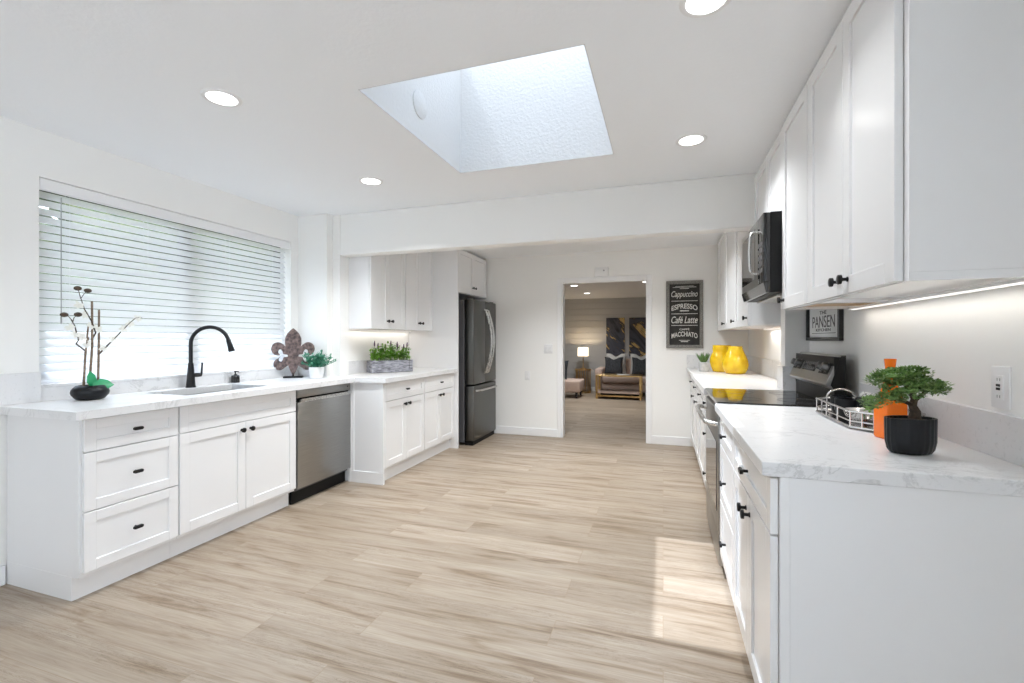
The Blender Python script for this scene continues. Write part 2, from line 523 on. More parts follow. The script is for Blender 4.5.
HX0, HX1, HY0, HY1 = SKX0 - .004, SKX1 + .004, SKY0 - .004, SKY1 + .004      # hole in the ceiling, lined by the shaft walls
c = MB()
c.box(XW - .17, HX0, YREAR - .12, YBEAM2, ZC, ZC + .1).box(HX1, XR + .12, YREAR - .12, YBEAM2, ZC, ZC + .1)
c.box(HX0, HX1, YREAR - .12, HY0, ZC, ZC + .1).box(HX0, HX1, HY1, YBEAM2, ZC, ZC + .1)
struct(c.build('ceiling', M['ceiling']))
struct(MB().box(XA - .12, XR + .12, YBEAM2, YB + .12, ZA, ZA + .1).build('ceiling_alcove', M['ceiling']))
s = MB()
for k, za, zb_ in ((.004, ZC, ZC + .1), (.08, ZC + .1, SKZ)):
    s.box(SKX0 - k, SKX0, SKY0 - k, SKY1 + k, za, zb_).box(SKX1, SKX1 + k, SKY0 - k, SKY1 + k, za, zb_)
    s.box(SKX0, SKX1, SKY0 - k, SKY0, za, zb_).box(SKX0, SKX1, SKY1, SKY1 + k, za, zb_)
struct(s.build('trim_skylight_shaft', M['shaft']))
fr = MB()
fr.box(SKX0 - .08, SKX0, SKY0 - .08, SKY1 + .08, SKZ, SKZ + .05).box(SKX1, SKX1 + .08, SKY0 - .08, SKY1 + .08, SKZ, SKZ + .05)
fr.box(SKX0, SKX1, SKY0 - .08, SKY0, SKZ, SKZ + .05).box(SKX0, SKX1, SKY1, SKY1 + .08, SKZ, SKZ + .05)
w2 = struct(fr.build('window_2', M['trim']))
MB().box(SKX0, SKX1, SKY0, SKY1, SKZ + .02, SKZ + .028).build('pane', M['glass_tint'], w2)

# left wall with the kitchen window
WY0, WY1, WZ0, WZ1 = 1.553, 3.312, 0.985, 2.125
w = MB()
w.box(XW - .17, XW, YREAR - .12, WY0, 0, ZC).box(XW - .17, XW, WY1, 3.40, 0, ZC)
w.box(XW - .17, XW, WY0, WY1, 0, WZ0).box(XW - .17, XW, WY0, WY1, WZ1, ZC)
struct(w.build('wall_left', M['wall']))
w = MB().box(XW - .17, -2.868, 3.40, YBEAM, 0, ZC).box(XA - .12, -2.79, YBEAM, YBEAM2, 0, ZC)
struct(w.build('wall_left_return', M['wall']))
struct(MB().box(XA - .12, XA, YBEAM2, YB, 0, ZA).build('wall_alcove_left', M['wall']))
struct(MB().box(XR, XR + .12, -0.55, YB, 0, ZC).box(XR, XR + .12, YREAR, -2.60, 0, ZC).box(XR, XR + .12, -2.60, -0.55, 2.2, ZC).build('wall_right', M['wall']))  # gap is an unseen opening added to let fill daylight in
struct(MB().box(0.772, XR, YBEAM, YBEAM2, 0, ZC).build('wall_right_return', M['wall']))
struct(MB().box(-2.79, 0.772, YBEAM, YBEAM2, ZBEAM, ZC, .006).build('wall_header', M['wall']))
DX0, DX1, DZ = -1.223, -0.185, 1.968
w = MB()
w.box(XA - .12, DX0, YB, YB + .12, 0, ZC).box(DX1, XR + .12, YB, YB + .12, 0, ZC).box(DX0, DX1, YB, YB + .12, DZ, ZC)
struct(w.build('wall_back', M['wall']))
# rear wall behind the viewpoint (the wide patio opening is added in the right wall beside it for daylight)
w = MB()
w.box(XW - .17, XR + .12, YREAR - .12, YREAR, 0, ZC)
struct(w.build('wall_rear', M['wall']))

# door casing
d = MB()
cw = .056
for y0, y1 in ((YB - .016, YB), (YB + .12, YB + .136)):
    d.box(DX0 - cw, DX0, y0, y1, 0, DZ + cw, .003).box(DX1, DX1 + cw, y0, y1, 0, DZ + cw, .003).box(DX0, DX1, y0, y1, DZ, DZ + cw, .003)
d.box(DX0, DX0 + .012, YB, YB + .12, 0, DZ).box(DX1 - .012, DX1, YB, YB + .12, 0, DZ).box(DX0 + .012, DX1 - .012, YB, YB + .12, DZ - .012, DZ)
struct(d.build('door_1', M['trim']))

def baseboard(name, x0, x1, y0, y1, h=.10):
    struct(MB().box(x0, x1, y0, y1, 0, h, .003).build(name, M['trim']))
baseboard('baseboard_left', XW, XW + .014, YREAR, 1.416)
baseboard('baseboard_back', -2.14, DX0 - cw, YB - .014, YB)
baseboard('baseboard_back_right', DX1 + cw, 0.30, YB - .014, YB)
baseboard('baseboard_right', XR - .014, XR, -0.55, 1.37)

# kitchen window: dark frame with one mullion, two panes, quartz sill
XG = -3.33
f = MB()
f.box(XG - .02, XG + .02, WY0, WY1, WZ0, WZ0 + .045).box(XG - .02, XG + .02, WY0, WY1, WZ1 - .045, WZ1)
f.box(XG - .02, XG + .02, WY0, WY0 + .045, WZ0 + .045, WZ1 - .045).box(XG - .02, XG + .02, WY1 - .045, WY1, WZ0 + .045, WZ1 - .045)
f.box(XG - .02, XG + .02, 2.405, 2.480, WZ0 + .045, WZ1 - .045)
w1 = struct(f.build('window_1', M['dark_bronze']))
MB().box(XG - .003, XG + .003, WY0 + .045, 2.405, WZ0 + .045, WZ1 - .045).build('pane', M['glass'], w1)
MB().box(XG - .003, XG + .003, 2.480, WY1 - .045, WZ0 + .045, WZ1 - .045).build('pane', M['glass'], w1)
struct(MB().box(XG + .02, XW + .016, WY0, WY1, WZ0, WZ0 + .02, .003).build('trim_window_sill', M['quartz']))

# outside the window: eave, ground, garden wall, bushes
struct(MB().box(-3.72, XW - .17, -2.0, 5.5, 2.46, 2.56).build('trim_eave', M['soffit']))
struct(MB().box(XR + .12, 14, -12, 5.6, -0.16, -0.02).build('ground_fill_patio', M['fill_patio']))  # unseen slab added to bounce sunlight in through the added opening
struct(MB().box(-16, -3.6, -14, 14, -0.3, -0.12).build('ground', M['lawn']))
gw = MB().box(-9.2, -9.0, -6, 14, -.12, 1.9, .02)
tag(gw.build('garden_wall', M['fence']), 'pale stucco garden wall glimpsed through the blinds', 'wall')
def bush(x, y, r, h, label):
    b = MB()
    rnd = random.Random(int(x * 100 + y * 10))
    for i in range(int(30 * h)):
        a = rnd.uniform(0, 2 * PI); q = r * math.sqrt(rnd.random()); z = rnd.uniform(.12, .95) * h
        b.ball((q * math.cos(a), q * math.sin(a), z), rnd.uniform(.14, .30) * min(r, 1.2), 1)
    t = thing('bush', label, 'bush', (x, y, -.12), 0, 'garden bushes')
    b.build('foliage', M['hedge'], t)
    MB().cyl((0, 0, 0), (0, 0, .5 * h), .05).build('stem', M['bark'], t)
bush(-4.9, 1.0, .55, 1.7, 'low yellow-green garden bush behind the lower left of the blinds')
for x, y, r, h, lab in ((-8.0, 4.0, 1.2, 4.6, 'tall garden tree behind the middle of the blinds'), (-8.2, 7.2, 1.2, 5.2, 'tall garden tree behind the right half of the blinds'), (-8.0, 10.4, 1.2, 5.6, 'tallest garden tree behind the right end of the blinds'), (-8.2, 13.6, 1.2, 6.0, 'farthest garden tree behind the right end of the blinds'), (-7.4, 1.0, 1.0, 3.0, 'shorter garden tree behind the left half of the blinds')):
    bush(x, y, r, h, lab)

b = MB()
rnd = random.Random(77)
for k in range(330):
    y = rnd.uniform(2.5, 17); hmax = 3.1 if y < 6.6 else 6.2
    b.ball((rnd.uniform(-.5, .5), y, rnd.uniform(0, 1) * hmax), rnd.uniform(.45, .75), 1)
o = tag(b.build('hedge', M['hedge']), 'long tall dark hedge beyond the garden wall', 'hedge')
o.location = (-11.2, 0, -.12)

# living room beyond the doorway
LZ, LY, LX0, LX1 = 2.24, 11.2, -3.4, 1.7
struct(MB().box(LX0 - .1, LX1 + .1, YB + .12, LY + .1, LZ, LZ + .1).build('ceiling_living', M['ceiling']))
b = MB()
z = .1
while z < LZ:
    b.box(LX0, LX1, LY, LY + .02, z, min(z + .139, LZ), .003); z += .146
b.box(LX0, LX1, LY + .015, LY + .1, 0, LZ)
struct(b.build('wall_living_far', M['shiplap']))
struct(MB().box(LX0 - .1, LX0, YB + .12, LY + .1, 0, LZ).build('wall_living_left', M['shiplap']))
struct(MB().box(LX1, LX1 + .1, YB + .12, LY + .1, 0, LZ).build('wall_living_right', M['shiplap']))
w = MB().box(LX0, XA - .12, YB, YB + .12, 0, LZ).box(XR + .12, LX1, YB, YB + .12, 0, LZ)
struct(w.build('wall_living_near', M['shiplap']))
baseboard('baseboard_living', LX0, LX1, LY - .014, LY)

# ================================================================== CABINET PARTS
def shaker(w, h, t=.02, rail=.055, rec=.008, bv=.0012):
    """front face at y=0, local x 0..w, z 0..h"""
    m = MB()
    m.box(0, rail, 0, t, 0, h, bv).box(w - rail, w, 0, t, 0, h, bv)
    m.box(rail, w - rail, 0, t, 0, rail, bv).box(rail, w - rail, 0, t, h - rail, h, bv)
    m.box(rail - .004, w - rail + .004, rec, t - .002, rail - .004, h - rail + .004)
    return m

def round_knob(x, z):
    m = MB()
    m.tube([(x, 0, z), (x, -.003, z), (x, -.004, z), (x, -.018, z), (x, -.019, z), (x, -.0275, z), (x, -.029, z)], [.0085, .0085, .0055, .0055, .0155, .0155, .0135], 18)
    return m

def pill_knob(x, z):
    m = MB()
    m.tube([(x, 0, z), (x, -.019, z)], .0055, 12)
    pts = []
    for i in range(17):
        a = -PI / 2 + PI * i / 16
        pts.append((x + .015 + .0085 * math.cos(a), z + .0085 * math.sin(a)))
    for i in range(17):
        a = PI / 2 + PI * i / 16
        pts.append((x - .015 + .0085 * math.cos(a), z + .0085 * math.sin(a)))
    m.prism(pts, 'y', -.029, -.018, .001)
    return m

def cabinet(name, label, cat, loc, rz, W, z0, z1, D, fronts, toe=None, group=None, ends=(), wood_bottom=False, gap=.0):
    """local x along the run, fronts at y 0..0.02, carcass behind, z from the floor"""
    t = thing(name, label, cat, loc, rz, group)
    b = MB().box(0, W, .021, D, z0, z1, .001)
    if wood_bottom:       # upper cabinet: recessed plywood underside behind a front rail and side skirts
        b = MB().box(0, W, .021, D, z0 + .022, z1, .001)
        b.box(0, W, .021, .04, z0, z0 + .022).box(0, .018, .04, D, z0, z0 + .022).box(W - .018, W, .04, D, z0, z0 + .022)
    for (ex0, ex1, ey0, ey1, ez0, ez1) in ends:
        b.box(ex0, ex1, ey0, ey1, ez0, ez1, .001)
    b.build('body', M['cab'], t)
    if wood_bottom:
        MB().box(.018, W - .018, .04, D - .01, z0 + .014, z0 + .022).build('underside_panel', M['cab' if wood_bottom == 'white' else 'plywood'], t)
    if toe:
        MB().box(0, W, toe[1], toe[1] + .018, 0, toe[0]).build('toe_kick', M['cab'], t)
    for fdef in fronts:
        kind, x0, x1, a, c_ = fdef[:5]
        m = shaker(x1 - x0, c_ - a, rail=.05 if kind != 'door' else .057)
        m.move((x0, 0, a))
        o = m.build({'door': 'door', 'drawer': 'drawer', 'panel': 'false_front'}[kind], M['cab'], t)
        if kind == 'door':
            round_knob(fdef[5], fdef[6]).build('knob', M['black'], o, 40)
        elif kind == 'drawer':
            pill_knob((x0 + x1) / 2, (a + c_) / 2 + .0).build('knob', M['black'], o, 40)
    return t

LQ, RQ = R(90), R(-90)
G = .0025

# ---------------- left run (faces +X): local x -> +Y
XL = -2.600
cabinet('drawer_cabinet', 'white three-drawer base cabinet at the near end of the window counter', 'cabinet', (XL, 1.425, 0), LQ, .455, .115, .874, .58,
        [('drawer', .006, .450, .712, .866), ('drawer', .006, .450, .428, .706), ('drawer', .006, .450, .138, .422)],
        toe=(.118, .075), ends=[(-.004, 0, .021, .58, .115, .874), (-.004, 0, .075, .58, 0, .115)])
cabinet('sink_cabinet', 'white double-door sink base cabinet below the faucet', 'cabinet', (XL, 1.8815, 0), LQ, .872, .115, .680, .58,
        [('panel', .004, .868, .715, .866), ('door', .004, .4345, .138, .709, .402, .660), ('door', .4375, .868, .138, .709, .470, .660)],
        toe=(.118, .075), ends=[(0, .872, .021, .080, .68, .874), (0, .09, .08, .58, .68, .874), (.75, .872, .08, .58, .68, .874), (.09, .75, .50, .58, .68, .874)])

# dishwasher
t = thing('dishwasher', 'stainless steel dishwasher between the sink cabinet and the white end cabinet', 'dishwasher', (XL - .002, 2.7645, 0), LQ)
MB().box(.004, .620, .035, .57, .10, .872).build('tub', M['grey_plastic'], t)
MB().box(.004, .620, .0, .034, .122, .772, .004, 2).build('door', M['steel'], t, 30)
MB().box(.004, .620, .004, .034, .806, .870, .003, 2).build('control_panel', M['steel'], t, 30)
MB().box(.008, .616, .024, .034, .773, .805).build('pocket_recess', M['black_plastic'], t)
h = MB().prism([(.000, .770), (.000, .778), (-.012, .786), (-.016, .796), (-.012, .799), (.006, .790), (.012, .772)], 'x', .03, .60)
h.build('handle', M['steel_light'], t, 30)
MB().box(.004, .620, .060, .075, .0, .12).build('toe_kick', M['black_plastic'], t)
MB().box(.575, .585, .0025, .004, .836, .846).build('indicator', M['black_plastic'], t)

# ---------------- far left run
X2 = -2.275
for i, (y, lab, grp) in enumerate(((3.415, 'white base cabinet with drawer and two doors, at the dishwasher end below the planter', 0), (4.105, 'white base cabinet with drawer and two doors, beside the refrigerator panel', 0))):
    W = .688 if i == 0 else .692
    mid = W / 2
    ends = [(-.018, 0, .0, .335, .0, .874), (-.026, -.018, .0, .05, .10, .874), (-.026, -.018, .30, .33, .10, .874), (-.028, -.018, .0, .33, 0, .10)] if i == 0 else []
    cabinet('base_cabinet', lab, 'cabinet', (X2, y, 0), LQ, W, .115, .874, .50 if i == 0 else .592,
            [('drawer', .006, W - .004, .712, .866), ('door', .006, mid - .0015, .138, .706, mid - .036, .655), ('door', mid + .0015, W - .004, .138, .706, mid + .036, .655)],
            toe=(.118, .062), ends=ends)
t = MB().box(-2.866, -2.612, 3.402, 3.474, .0, .874).box(-2.630, -2.602, 3.385, 3.402, .0, .874)
struct(t.build('trim_filler', M['cab']))
XU2 = -2.55
for i, (y, lab) in enumerate(((3.602, 'white two-door wall cabinet above the planter, next to the opening'), (4.201, 'white two-door wall cabinet beside the tall refrigerator panel'))):
    W = .597
    cabinet('wall_cabinet', lab, 'cabinet', (XU2, y, 0), LQ, W, 1.348, 2.31, .332,
            [('door', .005, W / 2 - .0015, 1.350, 2.30, W / 2 - .034, 1.425), ('door', W / 2 + .0015, W - .005, 1.350, 2.30, W / 2 + .034, 1.425)], wood_bottom=True)
tag(MB().box(XA + .002, -2.232, 4.800, 4.822, 0, 2.31, .001).build('tall_panel', M['cab']), 'tall white end panel beside the refrigerator', 'panel')
W = .90
cabinet('wall_cabinet', 'white two-door cabinet above the refrigerator', 'cabinet', (-2.240, 4.824, 0), LQ, W, 1.79, 2.31, .62,
        [('door', .005, W / 2 - .0015, 1.795, 2.30, W / 2 - .036, 1.880), ('door', W / 2 + .0015, W - .005, 1.795, 2.30, W / 2 + .036, 1.880)])

# refrigerator
t = thing('refrigerator', 'dark stainless french-door refrigerator with bottom freezer drawer', 'refrigerator', (-2.10, 4.955, 0), LQ)
MB().box(.004, .746, .125, .74, .03, 1.715, .004).build('body', M['grey_plastic'], t)
for x0, x1 in ((0, .3735), (.3765, .75)):
    o = MB().box(x0, x1, 0, .115, .715, 1.722, .014, 3).build('door', M['steel_fridge'], t, 30)
    xh = .335 if x0 == 0 else .415
    pts = [(xh, .004, .835)]
    for k in range(13):
        f_ = k / 12
        pts.append((xh, -.022 - .075 * math.sin(PI * f_), .845 + f_ * .76))
    pts.append((xh, .004, 1.615))
    MB().tube(pts, .0125, 10).build('handle', M['steel_light'], o, 40)
o = MB().box(0, .75, 0, .115, .055, .700, .014, 3).build('freezer_drawer', M['steel_fridge'], t, 30)
MB().tube([(.07, .005, .640), (.08, -.035, .643), (.12, -.05, .645), (.375, -.055, .645), (.63, -.05, .645), (.67, -.035, .643), (.68, .005, .640)], .012, 10).build('handle', M['steel_light'], o, 40)
MB().box(.02, .73, .02, .12, 0, .055).build('base_grille', M['black_plastic'], t)
MB().box(.02, .09, .03, .11, 1.722, 1.735).build('hinge_cover', M['grey_plastic'], t); MB().box(.66, .73, .03, .11, 1.722, 1.735).build('hinge_cover', M['grey_plastic'], t)

# ---------------- right run (faces -X): local x -> -Y, loc at the far end
XD = 0.280
cabinet('drawer_cabinet', 'white drawer cabinet beside the range on the right counter', 'cabinet', (XD, 2.606, 0), RQ, .476, .115, .874, .62,
        [('drawer', .005, .471, .712, .866), ('drawer', .005, .471, .428, .706), ('drawer', .005, .471, .138, .422)], toe=(.118, .075))
cabinet('base_cabinet', 'white base cabinet with drawer and two doors at the near end of the right counter', 'cabinet', (XD, 2.129, 0), RQ, .710, .115, .874, .63,
        [('drawer', .005, .705, .712, .866), ('door', .005, .3535, .138, .706, .320, .650), ('door', .3565, .705, .138, .706, .390, .650)], toe=(.118, .075),
        ends=[(.710, .714, .021, .63, .115, .874), (.710, .714, .075, .63, 0, .115), (.714, .720, .021, .045, .10, .874)])
# far right base cabinets
cabinet('drawer_cabinet', 'white drawer cabinet between range and far right corner cabinets', 'cabinet', (0.300, 3.838, 0), RQ, .470, .115, .874, .465,
        [('drawer', .022, .465, .712, .866), ('drawer', .022, .465, .428, .706), ('drawer', .022, .465, .138, .422)], toe=(.118, .06))
cabinet('base_cabinet', 'white base cabinet in the far right alcove, second from the range', 'cabinet', (0.300, 4.434, 0), RQ, .594, .115, .874, .60,
        [('drawer', .005, .589, .712, .866), ('door', .005, .589, .138, .706, .385, .660)], toe=(.118, .06))
cabinet('base_cabinet', 'white base cabinet in the far right corner under the succulent', 'cabinet', (0.300, 5.03, 0), RQ, .594, .115, .874, .60,
        [('drawer', .005, .589, .712, .866), ('door', .005, .589, .138, .706, .385, .660)], toe=(.118, .06))
cabinet('base_cabinet', 'white base cabinet against the back wall below the chalkboard sign', 'cabinet', (0.300, 5.734, 0), RQ, .702, .115, .874, .60,
        [('drawer', .05, .697, .712, .866), ('door', .05, .697, .138, .706, .62, .660)], toe=(.118, .06))

XU = 0.575
cabinet('wall_cabinet', 'white two-door wall cabinet nearest the viewer, above the bonsai', 'cabinet', (XU, 2.216, 0), RQ, .786, 1.397, ZC - .004, .35,
        [('door', .003, .3915, 1.400, 2.335, .405 - .045, 1.445), ('door', .3945, .760, 1.400, 2.335, .440, 1.445)], wood_bottom='white')
cabinet('wall_cabinet', 'white single-door wall cabinet beside the microwave', 'cabinet', (XU, 2.657, 0), RQ, .440, 1.397, ZC - .004, .35,
        [('door', .003, .437, 1.400, 2.335, .045, 1.445)], wood_bottom=True)
cabinet('wall_cabinet', 'white two-door wall cabinet above the microwave', 'cabinet', (XU + .005, 3.472, 0), RQ, .813, 1.912, ZC - .004, .34,
        [('door', .05, .4285, 1.916, 2.335, .395, 1.955), ('door', .4315, .809, 1.916, 2.335, .465, 1.955)])
for y, W, lab in ((4.236, .62, 'white wall cabinet in the far alcove nearest the microwave'), (4.872, .634, 'middle white wall cabinet of three in the far right alcove'), (5.735, .861, 'white wall cabinet at the back wall above the yellow vases')):
    m0 = 0 if W < .7 else .24
    cabinet('wall_cabinet', lab, 'cabinet', (0.570, y, 0), RQ, W, 1.343, 2.325, .338,
            [('door', m0 + .004, W - .004, 1.346, 2.31, W - .045, 1.402)], wood_bottom=True, group=None)

# ================================================================== WORKTOPS AND SPLASHES
b = MB()
ZT0, ZT = .875, .914
SX0, SX1, SY0, SY1 = -3.06, -2.70, 1.995, 2.605
b.box(XW, -2.550, 1.372, SY0, ZT0, ZT).box(XW, -2.550, SY1, 3.40, ZT0, ZT)
b.box(XW, SX0, SY0, SY1, ZT0, ZT).box(SX1, -2.550, SY0, SY1, ZT0, ZT)
b.box(-2.868, -2.550, 3.40, 3.476, ZT0, ZT).box(-2.79, -2.550, 3.476, 3.602, ZT0, ZT)
b.box(-2.550, -2.235, 3.37, 3.602, ZT0, ZT).box(XA, -2.235, 3.602, 4.799, ZT0, ZT)
tag(b.build('countertop', M['quartz']), 'white quartz countertop under the window, turning along the far left cabinets', 'countertop')
b = MB().box(0.256, XR, 1.405, 2.607, ZT0, ZT, .002)
tag(b.build('countertop', M['quartz']), 'white quartz countertop under the bonsai and orange vase', 'countertop')
b = MB().box(0.262, XR, 3.349, YBEAM, ZT0, ZT).box(0.262, 0.772, YBEAM, YBEAM2, ZT0, ZT).box(0.262, XR, YBEAM2, YB, ZT0, ZT)
tag(b.build('countertop', M['quartz']), 'white quartz countertop under the yellow vases beyond the range', 'countertop')
b = MB().box(XW, XW + .018, 1.392, WY0, ZT, 1.072, .001).box(XW, XW + .012, WY0, WY1, ZT, WZ0).box(XW, XW + .018, WY1, 3.382, ZT, 1.04, .001)
tag(b.build('backsplash', M['quartz']), 'low quartz backsplash under the kitchen window behind the faucet', 'backsplash')
b = MB().box(XW, -2.868, 3.382, 3.40, ZT, 1.04, .001)
tag(b.build('backsplash', M['quartz']), 'short quartz backsplash behind the small potted plant', 'backsplash')
b = MB().box(XA, XA + .018, 3.602, 4.799, ZT, 1.04, .001)
tag(b.build('backsplash', M['quartz']), 'low quartz backsplash behind the wooden planter box', 'backsplash')
b = MB().box(XR - .02, XR, 1.376, 2.607, ZT, 1.040, .001)
tag(b.build('backsplash', M['quartz']), 'low quartz backsplash behind the bonsai below the outlet', 'backsplash')
b = MB().box(XR - .02, XR, YBEAM2 + .02, YB, ZT, 1.068, .001).box(0.262, XR - .02, YB - .02, YB, ZT, 1.068, .001).box(0.754, 0.772, YBEAM - .018, YBEAM2 + .02, ZT, 1.068, .001).box(0.772, XR, YBEAM - .018, YBEAM, ZT, 1.068, .001)
tag(b.build('backsplash', M['quartz']), 'low quartz backsplash around the yellow vases in the far right alcove', 'backsplash')

# sink
b = MB()
zb = .70
b.box(SX0 - .012, SX0, SY0 - .012, SY1 + .012, zb, ZT0).box(SX1, SX1 + .012, SY0 - .012, SY1 + .012, zb, ZT0)
b.box(SX0, SX1, SY0 - .012, SY0, zb, ZT0).box(SX0, SX1, SY1, SY1 + .012, zb, ZT0).box(SX0 - .012, SX1 + .012, SY0 - .012, SY1 + .012, zb - .01, zb)
sk = b.build('sink', M['steel_sink'])
tag(sk, 'undermount stainless sink in front of the black faucet', 'sink')
MB().cyl((-2.88, 2.3, zb), (-2.88, 2.3, zb + .006), .045).build('drain', M['chrome'], sk, 40)

# ================================================================== WINDOW BLIND
t = thing('window_blind', 'white horizontal slat blind hanging in the kitchen window', 'blind', (-3.255, 2.4325, WZ0 + .02))
hy = (WY1 - WY0) / 2 - .008
MB().box(.030, .060, -hy - .004, hy + .004, 1.056, 1.118, .004).box(-.02, .030, -hy - .004, hy + .004, 1.085, 1.118).build('valance', M['trim'], t)
b = MB()
ang = R(57)
zs = 1.040
nsl = 0
while zs > .030:
    prof = []
    for side in (1, -1):
        for k in range(7):
            u = (k / 6 - .5) * side
            prof.append((u * .050, (.25 - u * u) * .010 + side * .0014))
    rp = [(x * math.cos(ang) + z * math.sin(ang), -x * math.sin(ang) + z * math.cos(ang) + zs) for x, z in prof]
    b.prism([(p[0], p[1]) for p in rp], 'y', -hy, hy)
    zs -= .0455; nsl += 1
b.build('slats', M['slat'], t, 30)
MB().box(-.028, .028, -hy, hy, .0005, .017, .004).build('bottom_rail', M['slat'], t)
for y in (-hy + .15, -.30, .30, hy - .15):
    MB().tube([(.021, y, .03), (.021, y, 1.08)], .0009, 6).tube([(-.021, y, .03), (-.021, y, 1.08)], .0009, 6).build('ladder_cord', M['slat'], t)
MB().tube([(.040, -hy + .100, 1.04), (.041, -hy + .100, .37)], .0026, 8).tube([(.041, -hy + .100, .37), (.041, -hy + .100, .33)], .004, 8).build('tilt_wand', M['wand'], t, 40)

# ================================================================== LAMPS
def ceiling_lamp(x, y, z, label, watts, group):
    t = thing('recessed_light', label, 'ceiling light', (x, y, z), 0, group)
    MB().lathe([(.062, 0.0), (.064, -.004), (.076, -.006), (.084, -.002), (.085, 0.0)], 40).build('trim_ring', M['trim'], t, 40)
    MB().lathe([(0.0, -.003), (.064, -.0035), (.064, 0.0)], 40).build('diffuser', M['warm_lamp'], t)
    light_child('lamp_light', t, 'AREA', (0, 0, -.012), watts, (0.95, 0.98, 1.0), .13, spread=R(130))
    return t
ceiling_lamp(-1.964, 1.62, ZC, 'recessed ceiling light nearest the kitchen window', LAMP_W * .9, 'recessed kitchen lights')
ceiling_lamp(-1.982, 2.802, ZC, 'small recessed ceiling light left of the skylight, nearer the beam', LAMP_W * 3.2, 'recessed kitchen lights')
ceiling_lamp(0.150, 2.793, ZC, 'recessed ceiling light right of the skylight by the wall cabinets', LAMP_W * 1.9, 'recessed kitchen lights')
ceiling_lamp(0.136, 1.657, ZC, 'recessed ceiling light cut off at the top edge of the photo', LAMP_W * .6, 'recessed kitchen lights')
for x_ in (-1.15, -.10):  # unseen lamps added to brighten the alcove and back wall
    ceiling_lamp(x_, 4.40, ZA, 'added alcove fill light, unseen behind the header', 11, 'added alcove fill lights')
LIV_W = 8
ceiling_lamp(-1.56, 8.40, LZ, 'recessed living room light nearer the doorway, on the left', LIV_W, 'recessed living room lights')
ceiling_lamp(-1.55, 9.85, LZ, 'recessed living room light farther back, above the table lamp', LIV_W, 'recessed living room lights')
ceiling_lamp(-0.28, 8.21, LZ, 'recessed living room light at the right top corner of the doorway', LIV_W, 'recessed living room lights')

def strip(label, x, y0, y1, z, w):
    t = thing('under_cabinet_light', label, 'cabinet light', (x, (y0 + y1) / 2, z), 0)
    h = (y1 - y0) / 2
    MB().box(-.012, .012, -h, h, 0, .010, .001).build('housing', M['white_plastic'], t)
    MB().box(-.008, .008, -h + .01, h - .01, -.003, 0).build('diffuser', M['led'], t)
    light_child('strip_light', t, 'AREA', (0, 0, -.006), w, (1.0, 0.95, 0.88), .016, 2 * h - .03)
strip('long lit strip under the near right wall cabinets', .86, 1.46, 2.60, 1.391, .4)
strip('lit strip under the far right wall cabinets by the yellow vases', .86, 3.66, 4.6, 1.337, 1.0)
strip('lit strip under the far left wall cabinets above the planter', -2.82, 3.64, 4.76, 1.342, .5)

# ================================================================== RANGE AND MICROWAVE
t = thing('range', 'stainless electric range with black glass cooktop and slanted back panel', 'stove', (0.268, 3.346, 0), RQ)
W = .736
MB().box(.002, W - .002, .05, .625, .05, .895).build('body', M['steel'], t)
MB().box(.002, W - .002, .0, .60, .905, .921, .003).build('cooktop', M['black_glass'], t)
MB().box(.002, W - .002, .006, .60, .893, .905).build('cooktop_trim', M['steel_light'], t)
for cx, cy, r_ in ((.20, .16, .10), (.54, .16, .08), (.20, .42, .075), (.54, .42, .10)):
    b = MB()
    b.tube([(cx + r_ * math.cos(2 * PI * k / 40), cy + r_ * math.sin(2 * PI * k / 40), .9209) for k in range(41)], .0008, 6, False)
    b.build('burner_ring', M['grey_plastic'], t)
o = MB().box(.004, W - .004, .004, .05, .235, .868, .006, 2).build('oven_door', M['steel'], t, 30)
MB().box(.07, W - .07, .001, .0045, .33, .70).build('door_glass', M['oven_glass'], o)
pts = [(.06, .004, .800), (.06, -.036, .806), (.075, -.05, .808), (.12, -.056, .808), (.382, -.060, .808), (.644, -.056, .808), (.689, -.05, .808), (.704, -.036, .806), (.704, .004, .800)]
MB().tube(pts, .0125, 12).build('handle', M['steel_light'], o, 40)
b = MB()
for k in range(4):
    b.box(W - .0045, W - .0025, .012, .040, .818 + k * .011, .823 + k * .011)
b.build('vent_slot', M['black_plastic'], o)
MB().box(.004, W - .004, .008, .05, .065, .225, .006, 2).build('storage_drawer', M['steel'], t, 30)
MB().box(.02, W - .02, .07, .10, 0, .06).build('toe_kick', M['black_plastic'], t)
# back panel: black pedestal, slanted stainless console
MB().box(.004, W - .045, .535, .582, .895, 1.160).build('pedestal', M['black_plastic'], t)
prof = [(.512, 1.004), (.498, 1.024), (.553, 1.160), (.562, 1.170), (.586, 1.170), (.586, 1.004)]
con = MB().prism(prof, 'x', .004, W - .046, .002).build('console', M['steel'], t, 20)
for xx in (.0, W - .046):
    MB().prism([(.532, 1.000), (.520, 1.020), (.560, 1.158), (.566, 1.166), (.584, 1.166), (.584, .922), (.545, .922)], 'x', xx, xx + .004).build('end_cap', M['black_plastic'], t)
nrm = Vector((0, -.136, .055)).normalized()
def con_pt(x, f):
    return Vector((x, .498, 1.024)) + Vector((0, .055, .136)) * f
def con_panel(name, x0, x1, f0, f1, m, parent, lift=.0015):
    mb = MB()
    vs_ = [con_pt(x0, f0), con_pt(x1, f0), con_pt(x1, f1), con_pt(x0, f1)]
    lo = [mb.bm.verts.new(v) for v in vs_]; hi = [mb.bm.verts.new(v + nrm * lift) for v in vs_]
    mb.bm.faces.new(lo); mb.bm.faces.new(hi)
    for k in range(4):
        mb.bm.faces.new((lo[k], lo[(k + 1) % 4], hi[(k + 1) % 4], hi[k]))
    bmesh.ops.recalc_face_normals(mb.bm, faces=mb.bm.faces)
    return mb.build(name, m, parent)
con_panel('display', .215, .440, .36, .86, M['black_glass'], con, .002)
